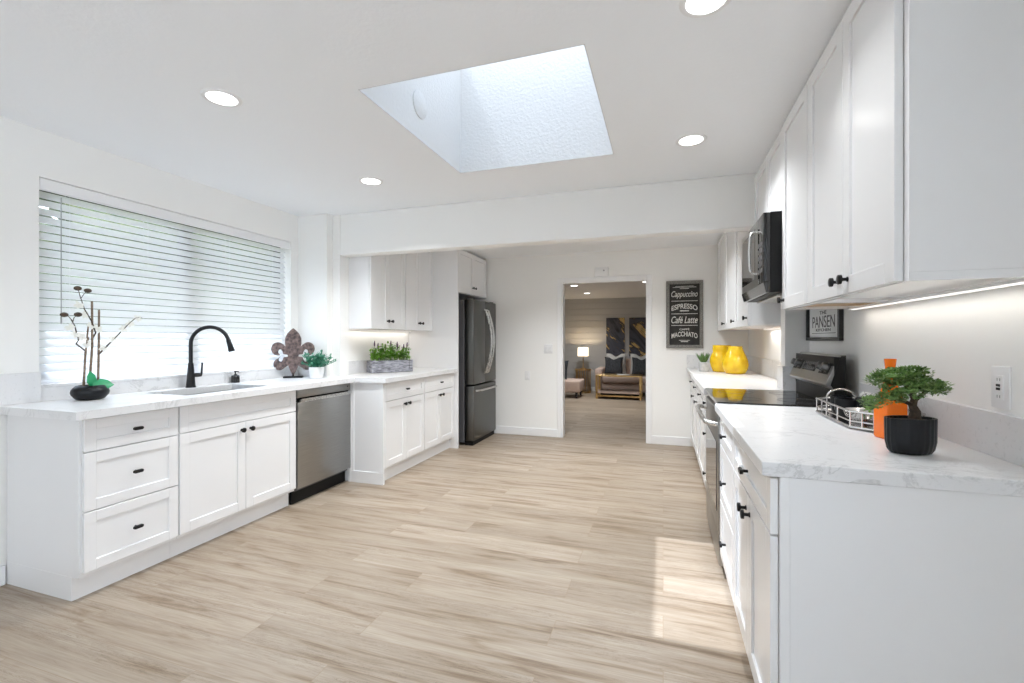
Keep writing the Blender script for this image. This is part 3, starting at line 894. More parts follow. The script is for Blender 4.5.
for x in (.055, .140, .545, .620):
    p0 = con_pt(x, .58)
    con_panel('knob_plate', x - .034, x + .034, .34, .84, M['black_plastic'], con)
    k = MB().tube([p0, p0 + nrm * .006, p0 + nrm * .007, p0 + nrm * .030, p0 + nrm * .032], [.026, .026, .021, .019, .017], 20).build('knob', M['knob_dark'], con, 40)
for i in range(6):
    for j in range(2):
        con_panel('button', .230 + i * .033, .253 + i * .033, .42 + j * .2, .52 + j * .2, M['grey_plastic'], con, .003)

t = thing('microwave', 'black and stainless over-the-range microwave below the short wall cabinets', 'microwave', (0.492, 3.352, 0), RQ)
W = .690
MB().box(.0, W, .032, .41, 1.490, 1.906, .002).build('body', M['black_plastic'], t)
o = MB().box(0, .54, 0, .031, 1.545, 1.904, .004, 2).build('door', M['steel'], t, 30)
MB().box(.04, .465, -.002, .001, 1.585, 1.868).build('window_glass', M['black_glass'], o)
MB().tube([(.505, .002, 1.61), (.505, -.026, 1.613), (.505, -.033, 1.64), (.505, -.036, 1.725), (.505, -.033, 1.81), (.505, -.026, 1.837), (.505, .002, 1.84)], .0075, 10).build('handle', M['steel_light'], o, 40)
o = MB().box(.542, W, 0, .031, 1.545, 1.904, .004, 2).build('control_panel', M['black_glass'], t, 30)
for i in range(3):
    for j in range(5):
        MB().box(.560 + i * .04, .587 + i * .04, -.0012, .001, 1.60 + j * .035, 1.622 + j * .035).build('button', M['grey_plastic'], o)
MB().prism([(0.0, 1.543), (.031, 1.543), (.031, 1.492), (.012, 1.492)], 'x', 0, W).build('vent_grille', M['black_glass'], t)
MB().box(.06, W - .06, .08, .36, 1.478, 1.490, .002).build('underside_filter', M['steel'], t)

# ================================================================== SINK THINGS
t = thing('faucet', 'black gooseneck kitchen faucet with pull-down spray head', 'faucet', (-3.118, 2.335, ZT))
MB().lathe([(.031, 0), (.031, .006), (.028, .012), (.0265, .03), (.019, .13), (.0165, .16), (.0155, .17)], 24).build('base', M['black'], t, 40)
pts = [(0, 0, .16)]
hx, hy_ = .155, .28
dirv = Vector((.45, .28, 0)); dirv.normalize()
Rr = .118
for k in range(25):
    a = PI - (PI * .93) * k / 24
    q = dirv * (Rr + Rr * math.cos(a))
    pts.append((q.x, q.y, .302 + Rr * math.sin(a)))
pts.insert(1, (0, 0, .22))
MB().tube(pts, .0125, 14).build('neck', M['black'], t, 50)
p0 = Vector(pts[-1]); dd = (Vector(pts[-1]) - Vector(pts[-2])).normalized()
MB().tube([p0 - dd * .004, p0 + dd * .002, p0 + dd * .03, p0 + dd * .075, p0 + dd * .082], [.0135, .0155, .016, .0205, .019], 16).build('spray_head', M['black'], t, 50)
MB().tube([(0, 0, .085), (.024, .036, .085), (.034, .052, .085)], [.014, .014, .012], 12).tube([(.032, .048, .08), (.034, .052, .10), (.037, .055, .17)], [.0075, .0065, .0055], 10).build('lever_handle', M['black'], t, 50)

t = thing('soap_dispenser', 'small black soap bottle on the sink ledge by the window', 'soap bottle', (-3.135, 2.70, ZT))
MB().lathe([(.022, 0), (.024, .003), (.024, .052), (.020, .057), (.009, .060), (.009, .066)], 20, sq=.6).build('bottle', M['soap_glass'], t, 40)
MB().tube([(0, 0, .066), (0, 0, .088)], .0045, 10).tube([(0, 0, .085), (.022, .006, .086), (.026, .007, .082)], .004, 8).cyl((0, 0, .082), (0, 0, .091), .009).build('pump', M['black'], t, 40)

# ================================================================== ORCHID
t = thing('orchid_arrangement', 'tall white-blossom twig arrangement in a black bowl by the window', 'flower arrangement', (-3.02, 1.690, ZT))
MB().lathe([(.045, 0), (.062, .006), (.079, .028), (.083, .042), (.079, .058), (.062, .078), (.054, .080), (.050, .072), (.0, .070)], 36).build('bowl', M['pot_black'], t, 50)
MB().lathe([(0, .071), (.049, .0715)], 20).build('pebbles', M['soil'], t)
def stem(pts, r0, r1, m, name='stick'):
    n = len(pts)
    MB().tube(pts, [1.25 * (r0 + (r1 - r0) * i / (n - 1)) for i in range(n)], 8).build(name, m, t, 60)
# local y runs along the window, z up
stem([(0, -.030, .07), (.004, -.025, .26), (0, -.008, .345)], .0045, .0035, M['stick'])
stem([(0.0, -.004, .07), (.01, .004, .30), (.004, .006, .545)], .0050, .0042, M['stick'])
stem([(0.012, .030, .07), (.006, .037, .28), (.0, .042, .50)], .0050, .0040, M['stick'])
stem([(0, -.034, .07), (.01, -.020, .34), (.004, -.010, .42)], .0035, .0032, M['stick'])
stem([(0, -.022, .27), (.01, -.070, .31), (.012, -.060, .33), (.012, -.078, .41), (.015, -.095, .44)], .0032, .0018, M['bark'], 'twig')
stem([(.015, -.086, .43), (.015, -.105, .455), (.016, -.122, .462)], .0018, .0012, M['bark'], 'twig')
stem([(.015, -.086, .43), (.015, -.082, .45), (.015, -.070, .464)], .0018, .0012, M['bark'], 'twig')
stem([(.0, .006, .33), (.01, .020, .37), (.012, .002, .43), (.014, -.035, .50), (.012, -.050, .56)], .0036, .0018, M['bark'], 'twig')
stem([(.012, -.050, .555), (.012, -.058, .59), (.012, -.062, .605)], .0018, .0012, M['bark'], 'twig')
stem([(.012, -.050, .555), (.012, -.034, .585), (.012, -.022, .598)], .0018, .0012, M['bark'], 'twig')
stem([(.004, .038, .25), (.015, .075, .30), (.02, .125, .36), (.022, .175, .42), (.024, .215, .462), (.024, .250, .467)], .0036, .0014, M['bark'], 'twig')
for p in ((.016, -.125, .464), (.015, -.064, .468), (.012, -.064, .61), (.012, -.018, .602)):
    MB().ball(p, (.015, .018, .013), 2).build('seed_bud', M['bark'], t, 60)
rb = random.Random(3)
for (cx, cy, cz) in ((.012, -.075, .36), (.012, -.100, .40), (.014, -.045, .345), (.012, -.060, .52), (.012, -.035, .47), (.01, .0, .41), (.012, .030, .39), (.02, .100, .335), (.022, .150, .395), (.022, .185, .425), (.024, .225, .46), (.012, .055, .285), (.01, -.02, .31)):
    f = MB()
    for k in range(5):
        a = 2 * PI * k / 5 + rb.random()
        f.leaf((cx, cy, cz), (.35 * math.cos(a + 1) + .25, math.cos(a), math.sin(a)), .024, .019, .2, (1, .2, .1))
    f.ball((cx + .003, cy, cz), .0035, 1)
    f.build('blossom', M['petal'], t, 60)
lf = MB()
lf.leaf((.02, -.005, .072), (.2, -.15, 1), .09, .05, .1, (1, 0, 0)).leaf((.030, -.005, .085), (.25, .95, -.05), .095, .065, .1, (1, 0, .55)).leaf((.0, .015, .072), (.1, .9, .7), .075, .045, .3)
lf.build('leaf', M['leaf_orchid'], t, 60)

# ================================================================== FLEUR-DE-LIS, SMALL POTTED PLANT
t = thing('fleur_de_lis_sculpture', 'rusted metal fleur-de-lis ornament standing on a black base', 'sculpture', (-3.065, 3.21, ZT), R(33))
t.scale = (.9, 1, 1)
def arcpts(cx, cz, r, a0, a1, n=14):
    return [(cx + r * math.cos(R(a0 + (a1 - a0) * i / n)), cz + r * math.sin(R(a0 + (a1 - a0) * i / n))) for i in range(n + 1)]
# centre petal outline (x, z)
half = [(0, .018), (.020, .05), (.040, .095), (.052, .15), (.046, .19), (.062, .24), (.073, .30), (.071, .345), (.052, .385), (.024, .413), (0, .432)]
cen = half + [(-x, z) for x, z in reversed(half[1:-1])]
MB().prism(cen, 'y', -.008, .008, .002).build('centre_petal', M['rust'], t)
for sgn in (-1, 1):
    up = [(.040, .235), (.060, .262), (.085, .288)] + arcpts(.135, .252, .058, 120, -95, 16) + [(.118, .196), (.135, .222), (.128, .244), (.108, .248), (.094, .230), (.086, .205), (.045, .200)]
    dn = [(.045, .185), (.085, .178), (.092, .156), (.106, .140), (.126, .146), (.130, .166), (.112, .188)] + arcpts(.122, .118, .052, 75, -140, 16) + [(.060, .098), (.038, .110)]
    MB().prism([(sgn * x, z) for x, z in up], 'y', -.008, .008, .0015).build('side_petal', M['rust'], t)
    MB().prism([(sgn * x, z) for x, z in dn], 'y', -.0075, .0075, .0015).build('lower_petal', M['rust'], t)
MB().box(-.085, .085, -.032, .032, 0, .014, .002).build('base', M['black'], t)
MB().box(-.008, .008, -.006, .006, .012, .03).build('post', M['black'], t)

t = thing('potted_plant', 'small blue-green plant in a white pot beside the fleur-de-lis', 'potted plant', (-2.855, 3.255, ZT))
MB().lathe([(.046, 0), (.052, .003), (.060, .050), (.064, .094), (.060, .096), (.057, .085), (0, .085)], 32).build('pot', M['pot_white'], t, 50)
f = MB(); rb = random.Random(5)
for k in range(84):
    a = rb.uniform(0, 2 * PI); e_ = rb.uniform(.35, 1.4)
    d = Vector((math.cos(a) * math.cos(e_), math.sin(a) * math.cos(e_), math.sin(e_)))
    ln = rb.uniform(.085, .145)
    base = Vector((d.x * .03, d.y * .03, .085))
    if ln > .12:
        f.tube([base, base + d * ln], .0016, 5)
    for q in range(7):
        p = base + d * ln * (.25 + .75 * q / 6)
        s_ = Vector((rb.uniform(-1, 1), rb.uniform(-1, 1), rb.uniform(-.2, 1))) + d * .8
        f.leaf(p, s_, .028, .014, .2)
f.build('foliage', M['leaf_blue'], t, 60)
MB().lathe([(0, .086), (.056, .0865)], 20).build('soil', M['soil'], t)

# planter box of herbs
pa = math.atan2(.43, .27)
t = thing('planter_box', 'weathered grey wooden box planted with bright herbs and lavender', 'planter', (-2.655, 4.07, ZT), pa)
L_, D_, H_ = .43, .14, .122
b = MB()
b.box(-L_ / 2, L_ / 2, -D_ / 2, -D_ / 2 + .014, .004, H_, .002).box(-L_ / 2, L_ / 2, D_ / 2 - .014, D_ / 2, .004, H_, .002)
b.box(-L_ / 2, -L_ / 2 + .014, -D_ / 2 + .014, D_ / 2 - .014, .004, H_, .002).box(L_ / 2 - .014, L_ / 2, -D_ / 2 + .014, D_ / 2 - .014, .004, H_, .002)
b.box(-L_ / 2 + .014, L_ / 2 - .014, -D_ / 2 + .014, D_ / 2 - .014, 0.0, .012)
b.box(-L_ / 2 - .006, -L_ / 2 + .03, -D_ / 2 - .008, -D_ / 2, .002, H_ + .004, .002).box(L_ / 2 - .03, L_ / 2 + .006, -D_ / 2 - .008, -D_ / 2, .002, H_ + .004, .002)
b.build('box', M['planter'], t)
MB().box(-L_ / 2 + .014, L_ / 2 - .014, -D_ / 2 + .014, D_ / 2 - .014, .10, .116).build('soil', M['soil'], t)
rb = random.Random(11)
f = MB()
for k in range(190):
    x = rb.uniform(-.195, .195); y = rb.uniform(-.05, .05); z0_ = .115
    h_ = rb.uniform(.06, .19) * (1 - .3 * abs(x) / .195)
    lean = Vector((rb.uniform(-.35, .35), rb.uniform(-.45, .3), 1)).normalized()
    f.tube([(x, y, z0_), Vector((x, y, z0_)) + lean * h_], .0012, 4, False)
    for q in range(6):
        p = Vector((x, y, z0_)) + lean * h_ * (.3 + .14 * q)
        f.leaf(p, (rb.uniform(-1, 1), rb.uniform(-1, .7), rb.uniform(-.1, .8)), rb.uniform(.024, .038), rb.uniform(.016, .024), .25)
f.build('foliage', M['leaf_herb'], t, 60)
fl = MB()
for k in range(11):
    x = -.17 + .034 * k + rb.uniform(-.012, .012); y = rb.uniform(-.02, .05); hh = rb.uniform(.26, .35)
    fl.tube([(x, y, .11), (x + .005, y, hh - .05)], .0014, 5)
    fl.tube([(x + .005, y, hh - .055), (x + .006, y, hh - .03), (x + .008, y, hh)], [.006, .008, .003], 8)
fl.build('lavender_spike', M['lavender'], t, 60)

# ================================================================== RIGHT COUNTER THINGS
# bonsai
t = thing('bonsai', 'small bonsai tree in a ribbed black pot near the counter edge', 'bonsai', (0.690, 1.648, ZT), R(18))
MB().lathe([(.050, 0), (.058, .002), (.066, .012), (.0715, .035), (.0725, .097), (.0725, .104), (.067, .104), (.066, .095), (0, .094)], 96, (0, 0, 0), .94, .60, .016, 24).build('pot', M['pot_black'], t, 40)
MB().lathe([(0, .095), (.055, .0965)], 24, (0, 0, 0), 1.05, .62).build('soil', M['soil'], t)
MB().tube([(.012, 0, .10), (.016, .002, .122), (.006, .0, .140), (.014, .003, .158), (.0, .0, .182), (-.012, 0, .215)], [.016, .013, .0105, .009, .007, .004], 10)\
    .tube([(.008, 0, .150), (.04, -.005, .180), (.075, -.006, .196)], [.006, .005, .003], 8).tube([(.004, 0, .142), (-.03, -.006, .155), (-.065, -.01, .160)], [.006, .005, .003], 8)\
    .tube([(.0, 0, .182), (.03, .004, .21), (.05, .004, .222)], [.005, .004, .002], 8).build('trunk', M['bark'], t, 60)
rb = random.Random(21)
f = MB()
pads = [(-.030, 0, .226, .058, .045, .020), (.025, 0, .234, .052, .045, .018), (-.010, -.02, .187, .068, .048, .022), (-.060, -.02, .165, .036, .034, .018), (-.112, -.01, .150, .030, .028, .015), (.078, -.004, .198, .055, .045, .018), (.045, .0, .205, .04, .04, .02), (.108, .0, .185, .032, .030, .012), (-.05, .02, .212, .045, .04, .018)]
for (cx, cy, cz, rx, ry, rz_) in pads:
    cx = cx * .88 - .020
    f.ball((cx, cy, cz), (rx * .5, ry * .5, rz_ * .4), 2)
    nl = int(4600 * rx * 1.6)
    for k in range(nl):
        v = Vector((rb.gauss(0, 1), rb.gauss(0, 1), rb.gauss(0, 1))).normalized() * rb.uniform(.7, 1.05)
        p = Vector((cx + v.x * rx, cy + v.y * ry, cz + v.z * rz_))
        d = Vector((v.x, v.y, v.z + .5)) + Vector((rb.uniform(-.7, .7), rb.uniform(-.7, .7), rb.uniform(-.3, .7)))
        f.leaf(p, d, rb.uniform(.007, .0105), rb.uniform(.006, .0085), .2)
f.build('foliage', M['leaf_bonsai'], t, 60)

# orange bottle vase
t = thing('bottle_vase', 'glossy orange square-shouldered bottle vase behind the bonsai', 'vase', (0.728, 1.872, ZT), R(14))
prof = [(.031, 0, .9), (.034, .003, .9), (.034, .114, .9), (.0325, .121, .8), (.029, .134, .4), (.026, .152, .1), (.023, .168, 0), (.018, .190, 0), (.0135, .212, 0), (.0130, .226, 0), (.0165, .262, 0), (.0170, .268, 0), (.0150, .268, 0), (.0110, .225, 0), (.011, .20, 0)]
b = MB(); rings = []
N = 40
for r_, z_, sq in prof:
    ring = []
    for k in range(N):
        a = 2 * PI * k / N; pw = 2 + 8 * sq
        q = r_ * (abs(math.cos(a)) ** pw + abs(math.sin(a)) ** pw) ** (-1 / pw)
        ring.append(b.bm.verts.new((q * math.cos(a), q * math.sin(a), z_)))
    rings.append(ring)
for r0, r1 in zip(rings, rings[1:]):
    for k in range(N):
        b.bm.faces.new((r0[k], r0[(k + 1) % N], r1[(k + 1) % N], r1[k]))
b.bm.faces.new(rings[0]); b.bm.faces.new(rings[-1])
bmesh.ops.recalc_face_normals(b.bm, faces=b.bm.faces)
b.build('vase_body', M['orange'], t, 35)

# tray with gallery rail
TX, TY = 0.774, 2.215
t = thing('serving_tray', 'eight-sided silver serving tray with rails and arched handles', 'tray', (TX, TY, ZT), R(0))
hw, hl, cc = .112, .250, .055
octo = [(-hw, -hl + cc), (-hw, hl - cc), (-hw + cc, hl), (hw - cc, hl), (hw, hl - cc), (hw, -hl + cc), (hw - cc, -hl), (-hw + cc, -hl)]
MB().prism(octo, 'z', .006, .010).build('base_plate', M['chrome'], t)
b = MB()
for zz, rr in ((.008, .005), (.030, .003), (.066, .0042)):
    for k in range(8):
        p, q = octo[k], octo[(k + 1) % 8]
        b.tube([(p[0], p[1], zz), (q[0], q[1], zz)], rr, 8)
        b.ball((p[0], p[1], zz), rr * 1.15, 2)
b.build('rail', M['chrome'], t, 60)
for k in range(8):
    p, q = octo[k], octo[(k + 1) % 8]
    nseg = 3 if k in (1 - 1, 4) else 2
    for j in range(nseg):
        x_ = p[0] + (q[0] - p[0]) * j / nseg; y_ = p[1] + (q[1] - p[1]) * j / nseg
        MB().cyl((x_, y_, .005), (x_, y_, .068), .0032, n=8).build('rail_post', M['chrome'], t, 60)
for px_, py_ in octo[0::2]:
    MB().ball((px_ * .95, py_ * .95, .004), (.007, .007, .004), 2).build('foot', M['black'], t, 60)
for sg in (1, -1):
    pts = [((hw - cc) * math.cos(PI * k / 14), sg * (hl + .004 * math.sin(PI * k / 14)), .066 + .040 * math.sin(PI * k / 14)) for k in range(15)]
    MB().tube(pts, .0045, 8).build('handle', M['chrome'], t, 60)

zt = ZT + .0102
def mug(name, label, x, y, rz, m, r_=.040, h_=.075):
    t = thing(name, label, 'cup', (x, y, zt), rz)
    MB().lathe([(r_ * .72, 0), (r_ * .8, .002), (r_, h_ * .4), (r_, h_), (r_ * .93, h_), (r_ * .92, h_ * .4), (r_ * .7, .008), (0, .006)], 28).build('cup', m, t, 50)
    MB().tube([(r_ * .95, 0, h_ * .82), (r_ + .018, 0, h_ * .8), (r_ + .026, 0, h_ * .55), (r_ + .016, 0, h_ * .3), (r_ * .95, 0, h_ * .28)], .0045, 8).build('handle', m, t, 60)
mug('coffee_mug', 'black coffee mug at the far end of the silver tray', TX - .030, TY + .160, R(100), M['pot_black'])
mug('coffee_mug', 'second black coffee mug nearer the middle of the silver tray', TX - .045, TY + .055, R(75), M['pot_black'])
t = thing('steel_bowl', 'polished steel bowl on the near half of the silver tray', 'bowl', (TX - .03, TY - .075, zt))
MB().lathe([(.030, 0), (.034, .002), (.058, .022), (.066, .045), (.068, .047), (.063, .045), (.055, .024), (.030, .006), (0, .005)], 32).build('bowl', M['chrome'], t, 50)
t = thing('folded_napkin', 'black and white printed napkin standing at the back of the tray', 'napkin', (TX + .062, TY + .10, zt), R(8))
b = MB()
b.prism([(-.018, 0), (.020, 0), (.016, .06), (.004, .098), (-.008, .085), (-.016, .05)], 'y', -.075, .075, .004, 2)
b.build('cloth', M['napkin'], t, 40)
t = thing('dark_napkin', 'folded black napkin leaning on the printed napkin in the tray', 'napkin', (TX + .022, TY + .075, zt), R(12))
MB().prism([(-.012, 0), (.014, 0), (.016, .05), (.010, .080), (.0, .072), (-.010, .04)], 'y', -.055, .055, .004, 2).build('cloth', M['cushion_dark'], t, 40)
t = thing('potted_herb', 'tiny green plant in a copper cup at the near end of the tray', 'potted plant', (TX - .012, TY - .185, zt))
MB().lathe([(.018, 0), (.021, .002), (.025, .052), (.0235, .053), (.021, .044), (0, .044)], 24).build('cup', M['bronze'], t, 50)
f = MB(); rb = random.Random(8)
for k in range(110):
    v = Vector((rb.gauss(0, 1), rb.gauss(0, 1), rb.gauss(0, .8))).normalized()
    p = Vector((v.x * .036, v.y * .036, .070 + v.z * .026)) * 1.0
    f.leaf(p, v + Vector((rb.uniform(-.6, .6), rb.uniform(-.6, .6), rb.uniform(-.1, .8))), rb.uniform(.014, .022), rb.uniform(.009, .013), .2)
f.tube([(0, 0, .044), (0, 0, .07)], .01, 8)
f.build('foliage', M['leaf_herb'], t, 60)

# outlet on the right wall
t = thing('outlet', 'white safety outlet with dark reset buttons above the right splash', 'outlet', (XR, 1.668, 1.112))
MB().box(-.007, 0, -.037, .037, -.060, .060, .003, 2).build('cover_plate', M['white_plastic'], t, 30)
MB().box(-.0095, -.006, -.017, .017, -.034, .034, .001).build('receptacle', M['white_plastic'], t)
MB().box(-.0115, -.009, -.007, .007, .002, .009).box(-.0115, -.009, -.007, .007, -.008, -.001).build('reset_button', M['black_plastic'], t)
b = MB()
for zz in (.022, -.026):
    b.box(-.0098, -.009, -.007, -.005, zz - .004, zz + .004).box(-.0098, -.009, .004, .006, zz - .004, zz + .004)
b.build('socket_slot', M['grey_plastic'], t)

# small framed print over the range
t = thing('framed_print', 'small black-framed kitchen lettering print on the wall over the range', 'picture', (XR, 3.17, 1.356), RQ)
pw_, ph_, fw_ = .300, .116, .020
b = MB()
b.box(-pw_, pw_, -.022, 0, -ph_, -ph_ + fw_, .002).box(-pw_, pw_, -.022, 0, ph_ - fw_, ph_, .002)
b.box(-pw_, -pw_ + fw_ * 1.4, -.022, 0, -ph_ + fw_, ph_ - fw_, .002).box(pw_ - fw_ * 1.4, pw_, -.022, 0, -ph_ + fw_, ph_ - fw_, .002)
b.build('frame', M['frame_black'], t)
MB().box(-pw_ + .04, pw_ - .04, -.010, -.004, -ph_ + fw_, ph_ - fw_).build('print', M['paper'], t)
for s_, w_, h_, z_ in (('THE', .12, .022, .052), ('PANSEN', .40, .070, -.003), ('KITCHEN', .26, .017, -.052)):
    txt(s_, w_, h_, .02 if w_ < .3 else .0).move((0, -.0105, z_)).build('lettering', M['ink'], t)
MB().box(-.21, .21, -.0115, -.0098, -.073, -.070).build('rule_line', M['ink'], t)

# ================================================================== FAR RIGHT COUNTER
def vase(label, x, y, prof, n=36):
    t = thing('vase', label, 'vase', (x, y, ZT), 0)
    MB().lathe(prof, n).build('vase_body', M['yellow'], t, 50)
vase('yellow glazed jar with wide neck, left of the two yellow vases', .572, 5.18, [(.07, 0), (.082, .004), (.100, .05), (.113, .105), (.112, .14), (.098, .175), (.085, .200), (.083, .215), (.090, .230), (.084, .262), (.086, .275), (.078, .275), (.076, .23), (.0, .06)])
vase('pear-shaped yellow vase, right of the two yellow vases', .668, 4.93, [(.07, 0), (.086, .005), (.108, .04), (.118, .085), (.112, .13), (.092, .180), (.072, .225), (.062, .258), (.064, .268), (.056, .268), (.055, .22), (.0, .06)])
t = thing('succulent_pot', 'spiky green succulent in a small square grey pot on the far counter', 'potted plant', (.402, 5.20, ZT), R(10))
MB().prism([(-.042, -.042), (.042, -.042), (.042, .042), (-.042, .042)], 'z', 0, .095, .005, 2).build('pot', M['concrete'], t, 30)
f = MB(); rb = random.Random(4)
for k in range(46):
    a = rb.uniform(0, 2 * PI); e_ = rb.uniform(.95, 1.5)
    d = (math.cos(a) * math.cos(e_), math.sin(a) * math.cos(e_), math.sin(e_))
    p = Vector((math.cos(a) * .018, math.sin(a) * .018, .093))
    q = p + Vector(d) * rb.uniform(.07, .115)
    f.tube([p, p + (q - p) * .4, q], [.006, .008, .001], 6)
f.build('foliage', M['succulent'], t, 60)

# ================================================================== BACK WALL
t = thing('chalkboard_sign', 'framed chalkboard coffee menu sign on the back wall right of the doorway', 'sign', (.236, YB, 1.540))
sw, sh, fw_ = .203, .395, .038
b = MB()
b.box(-sw, sw, -.03, 0, -sh, -sh + fw_, .003).box(-sw, sw, -.03, 0, sh - fw_, sh, .003).box(-sw, -sw + fw_, -.03, 0, -sh + fw_, sh - fw_, .003).box(sw - fw_, sw, -.03, 0, -sh + fw_, sh - fw_, .003)
b.build('frame', M['grey_frame'], t)
MB().box(-sw + fw_, sw - fw_, -.014, -.004, -sh + fw_, sh - fw_).build('board', M['chalk_board'], t)
yb = -.0145
def chalk(s_, w_, h_, z_, **k):
    txt(s_, w_, h_, **k).move((0, yb, z_)).build('lettering', M['chalk'], t)
chalk('Cappuccino', .290, .092, .230, bold=.012, shear=.3)
chalk('ESPRESSO', .285, .060, .098, bold=.02, arc=.028)
chalk('Café Latte', .290, .080, -.062, bold=.012, shear=.3)
chalk('CAFFÈ', .11, .026, -.172, bold=.02)
chalk('MACCHIATO', .285, .058, -.228, bold=.02, arc=.026)
b = MB()
for z_ in (.158, .008, -.128):
    b.box(-.145, .145, yb - .0008, yb + .0004, z_ - .003, z_ + .003)
b.box(-.13, .13, yb - .0008, yb + .0004, .316, .321).box(-.10, .10, yb - .0008, yb + .0004, .328, .332).box(-.05, .05, yb - .0008, yb + .0004, .300, .306)
b.box(-.05, .05, yb - .0008, yb + .0004, .036, .050).box(-.06, .06, yb - .0008, yb + .0004, -.305, -.300).box(-.04, .04, yb - .0008, yb + .0004, -.322, -.312)
b.build('chalk_line', M['chalk'], t)
t = thing('alarm_sensor', 'small white alarm box mounted over the doorway casing', 'sensor', (-.722, YB, 2.082))
MB().box(-.082, .082, -.045, 0, -.060, .056, .006, 2).build('housing', M['white_plastic'], t, 30)
MB().cyl((.030, -.047, .012), (.030, -.044, .012), .010).build('indicator', M['wand'], t)
t = thing('light_switch', 'white double light switch left of the doorway', 'light switch', (-1.40, YB, 1.125))
MB().box(-.058, .058, -.006, 0, -.058, .058, .003, 2).build('cover_plate', M['white_plastic'], t, 30)
for x in (-.024, .024):
    MB().box(x - .016, x + .016, -.0095, -.005, -.033, .033, .002).build('rocker', M['white_plastic'], t)
t = thing('outlet', 'white wall outlet low on the back wall beside the refrigerator', 'outlet', (-1.68, YB, .778))
MB().box(-.036, .036, -.006, 0, -.058, .058, .003, 2).build('cover_plate', M['white_plastic'], t, 30)
MB().box(-.017, .017, -.0085, -.005, .008, .036, .002).box(-.017, .017, -.0085, -.005, -.036, -.008, .002).build('receptacle', M['white_plastic'], t)

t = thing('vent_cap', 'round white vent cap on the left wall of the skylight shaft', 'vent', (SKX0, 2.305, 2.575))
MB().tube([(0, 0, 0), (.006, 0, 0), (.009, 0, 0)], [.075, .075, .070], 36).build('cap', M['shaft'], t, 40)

# ================================================================== LIVING ROOM
t = thing('sofa', 'blush upholstered sofa under the two dark paintings', 'sofa', (-.45, 10.72, 0))
SWD = 2.0
MB().box(-1.0, 1.0, -.40, .40, .10, .28, .02, 2).build('base', M['sofa'], t, 40)
for k in range(2):
    x0 = -.84 + k * .84
    MB().box(x0, x0 + .835, -.42, .20, .28, .43, .035, 3).build('seat_cushion', M['sofa'], t, 40)
MB().box(-.84, .84, .18, .42, .28, .80, .05, 3).build('backrest', M['sofa'], t, 40)
for sg in (-1, 1):
    MB().box(-1.0 if sg < 0 else .84, -.84 if sg < 0 else 1.0, -.42, .42, .10, .60, .04, 3).build('armrest', M['sofa'], t, 40)
for x in (-.92, .92):
    for y in (-.34, .34):
        MB().cyl((x, y, 0), (x, y, .10), .022, .028, 12).build('leg', M['black'], t, 40)

def cushion(name, label, x, y, z, s_, m, tilt, rz=0):
    b = MB()
    n = 12
    vsx = {}
    for side in (1, -1):
        for i in range(n + 1):
            for j in range(n + 1):
                u, v = i / n * 2 - 1, j / n * 2 - 1
                th = .30 * s_ * ((1 - u ** 4) * (1 - v ** 4)) ** .5 * .5
                pin = 1 - .07 * (1 - abs(u) ** 2) * abs(v) ** 4
                pin2 = 1 - .10 * (1 - abs(v) ** 2) * abs(u) ** 4
                notch = -.16 * s_ * max(0, 1 - abs(u) * 2.2) * max(0, v) ** 3
                vsx[side, i, j] = b.bm.verts.new((u * s_ / 2 * pin2, -side * th, v * s_ / 2 * pin + notch))
    for side in (1, -1):
        for i in range(n):
            for j in range(n):
                b.bm.faces.new((vsx[side, i, j], vsx[side, i + 1, j], vsx[side, i + 1, j + 1], vsx[side, i, j + 1]))
    bmesh.ops.remove_doubles(b.bm, verts=b.bm.verts, dist=1e-5)
    bmesh.ops.recalc_face_normals(b.bm, faces=b.bm.faces)
    b.rot(tilt, 'X')
    o = b.build(name, m, None, 60)
    o.location = (x, y, z); o.rotation_euler = (0, 0, rz)
    return tag(o, label, 'cushion', 'sofa cushions')
cushion('sofa_cushion', 'dark velvet cushion on the left seat of the sofa', -1.065, 10.61, .650, .42, M['cushion_dark'], R(-20))
cushion('sofa_cushion', 'dark velvet cushion on the right seat of the sofa', -.46, 10.61, .650, .42, M['cushion_dark'], R(-20))
cushion('sofa_cushion', 'pale cushion behind the left dark cushion', -1.03, 10.81, .69, .48, M['cushion_light'], R(-6))
cushion('sofa_cushion', 'pale cushion behind the right dark cushion', -.48, 10.81, .69, .48, M['cushion_light'], R(-6))

for i, (x0, x1, lab, m) in enumerate(((-1.297, -.868, 'left of the two dark abstract paintings with gold streaks', 'abstract'), (-.762, -.333, 'right of the two dark abstract paintings with gold blotches', 'abstract_b'))):
    t = thing('painting', lab, 'painting', ((x0 + x1) / 2, LY, 1.307))
    w_ = (x1 - x0) / 2
    MB().box(-w_, w_, -.035, 0, -.455, .455, .003).build('canvas', M[m], t)

t = thing('coffee_table', 'low gold-framed coffee table with a lower shelf before the sofa', 'table', (-.885, 9.98, 0))
wv, dv = .445, .22
b = MB()
for x in (-wv, wv):
    for y in (-dv, dv):
        b = MB().box(x - .022, x + .022, y - .022, y + .022, 0, .47, .002); b.build('leg', M['gold'], t)
for zz, nm in ((.47, 'tabletop'), (.12, 'shelf')):
    MB().box(-wv - .022, wv + .022, -dv - .022, dv + .022, zz, zz + .03, .003).build(nm, M['gold'] if nm == 'tabletop' else M['sofa'], t)
MB().box(-wv, wv, -dv - .010, -dv + .010, .05, .08).build('stretcher', M['gold'], t)
t = thing('book_stack', 'open pale magazine lying on the coffee table', 'magazine', (-.80, 9.95, .5002), R(15))
MB().box(-.12, .0, -.085, .085, 0, .012, .002).box(.0, .12, -.085, .085, 0, .010, .002).build('pages', M['paper'], t)

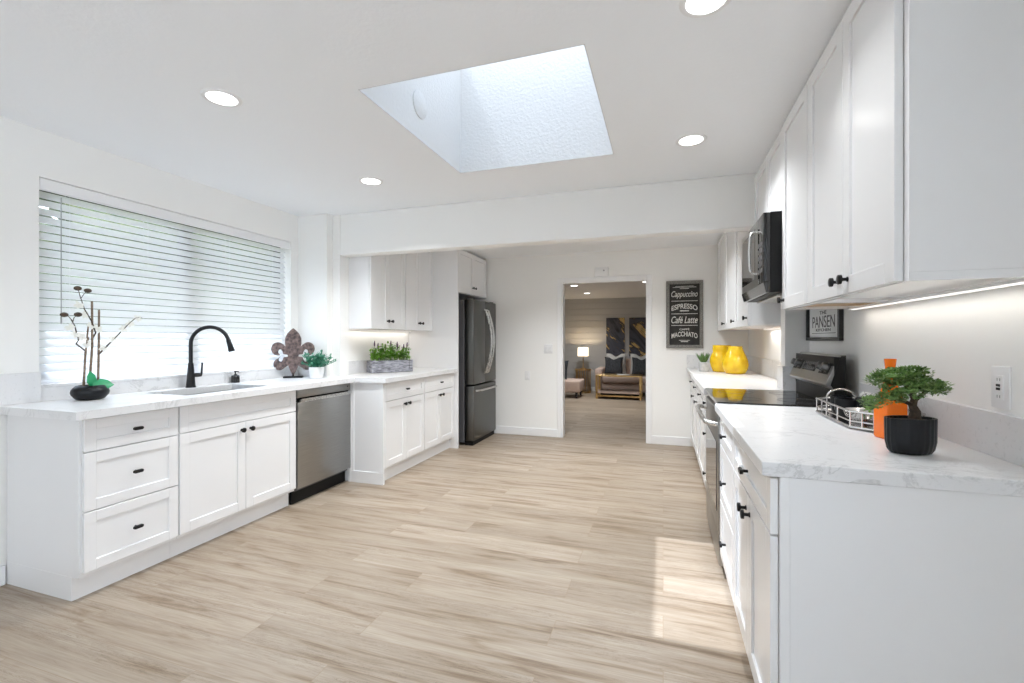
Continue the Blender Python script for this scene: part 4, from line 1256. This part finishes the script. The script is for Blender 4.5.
t = thing('side_table', 'round gold slatted side table holding the lit lamp', 'table', (-1.79, 10.80, 0))
MB().lathe([(0, .53), (.19, .53), (.19, .555), (0, .555)], 36).build('tabletop', M['gold'], t, 40)
for k in range(22):
    a = 2 * PI * k / 22
    MB().cyl((.17 * math.cos(a), .17 * math.sin(a), .02), (.17 * math.cos(a), .17 * math.sin(a), .53), .008, n=8).build('slat', M['gold'], t, 60)
MB().lathe([(.15, 0), (.185, 0), (.185, .02), (.15, .02)], 36).build('base_ring', M['gold'], t, 40)
t = thing('table_lamp', 'lit table lamp with square cream shade on the gold side table', 'lamp', (-1.79, 10.80, .5552))
MB().box(-.06, .06, -.06, .06, 0, .018, .003).build('base', M['gold'], t)
MB().tube([(0, 0, .018), (0, 0, .10), (0, 0, .34)], [.014, .009, .009], 10).build('stem', M['gold'], t, 60)
MB().box(-.105, .105, -.105, .105, .295, .300).build('shade_frame', M['gold'], t)
b = MB()
for (x0, x1, y0, y1) in ((-.11, .11, -.11, -.106), (-.11, .11, .106, .11), (-.11, -.106, -.106, .106), (.106, .11, -.106, .106)):
    b.box(x0, x1, y0, y1, .30, .50)
b.build('lamp_shade', M['shade'], t)
MB().ball((0, 0, .38), (.028, .028, .034), 2).build('bulb', M['shade'], t, 60)
light_child('bulb_light', t, 'POINT', (0, 0, .46), 5, (1.0, .76, .48), .03)

t = thing('armchair', 'blush upholstered armchair with dark legs, cut off by the doorway', 'armchair', (-2.05, 9.95, 0))
MB().box(-.42, .38, -.32, .32, .12, .37, .035, 3).build('seat', M['sofa'], t, 40)
MB().box(-.58, -.40, -.32, .32, .12, .78, .05, 3).build('backrest', M['sofa'], t, 40)
for x in (-.5, .30):
    for y in (-.25, .25):
        MB().cyl((x, y, 0), (x, y, .125), .022, .030, 12).build('leg', M['black'], t, 40)
o = cushion('armchair_cushion', 'dark round-shouldered cushion leaning on the armchair at the doorway edge', -2.17, 9.93, .585, .42, M['cushion_dark'], R(-12), R(-15))
o['group'] = 'armchair cushion'
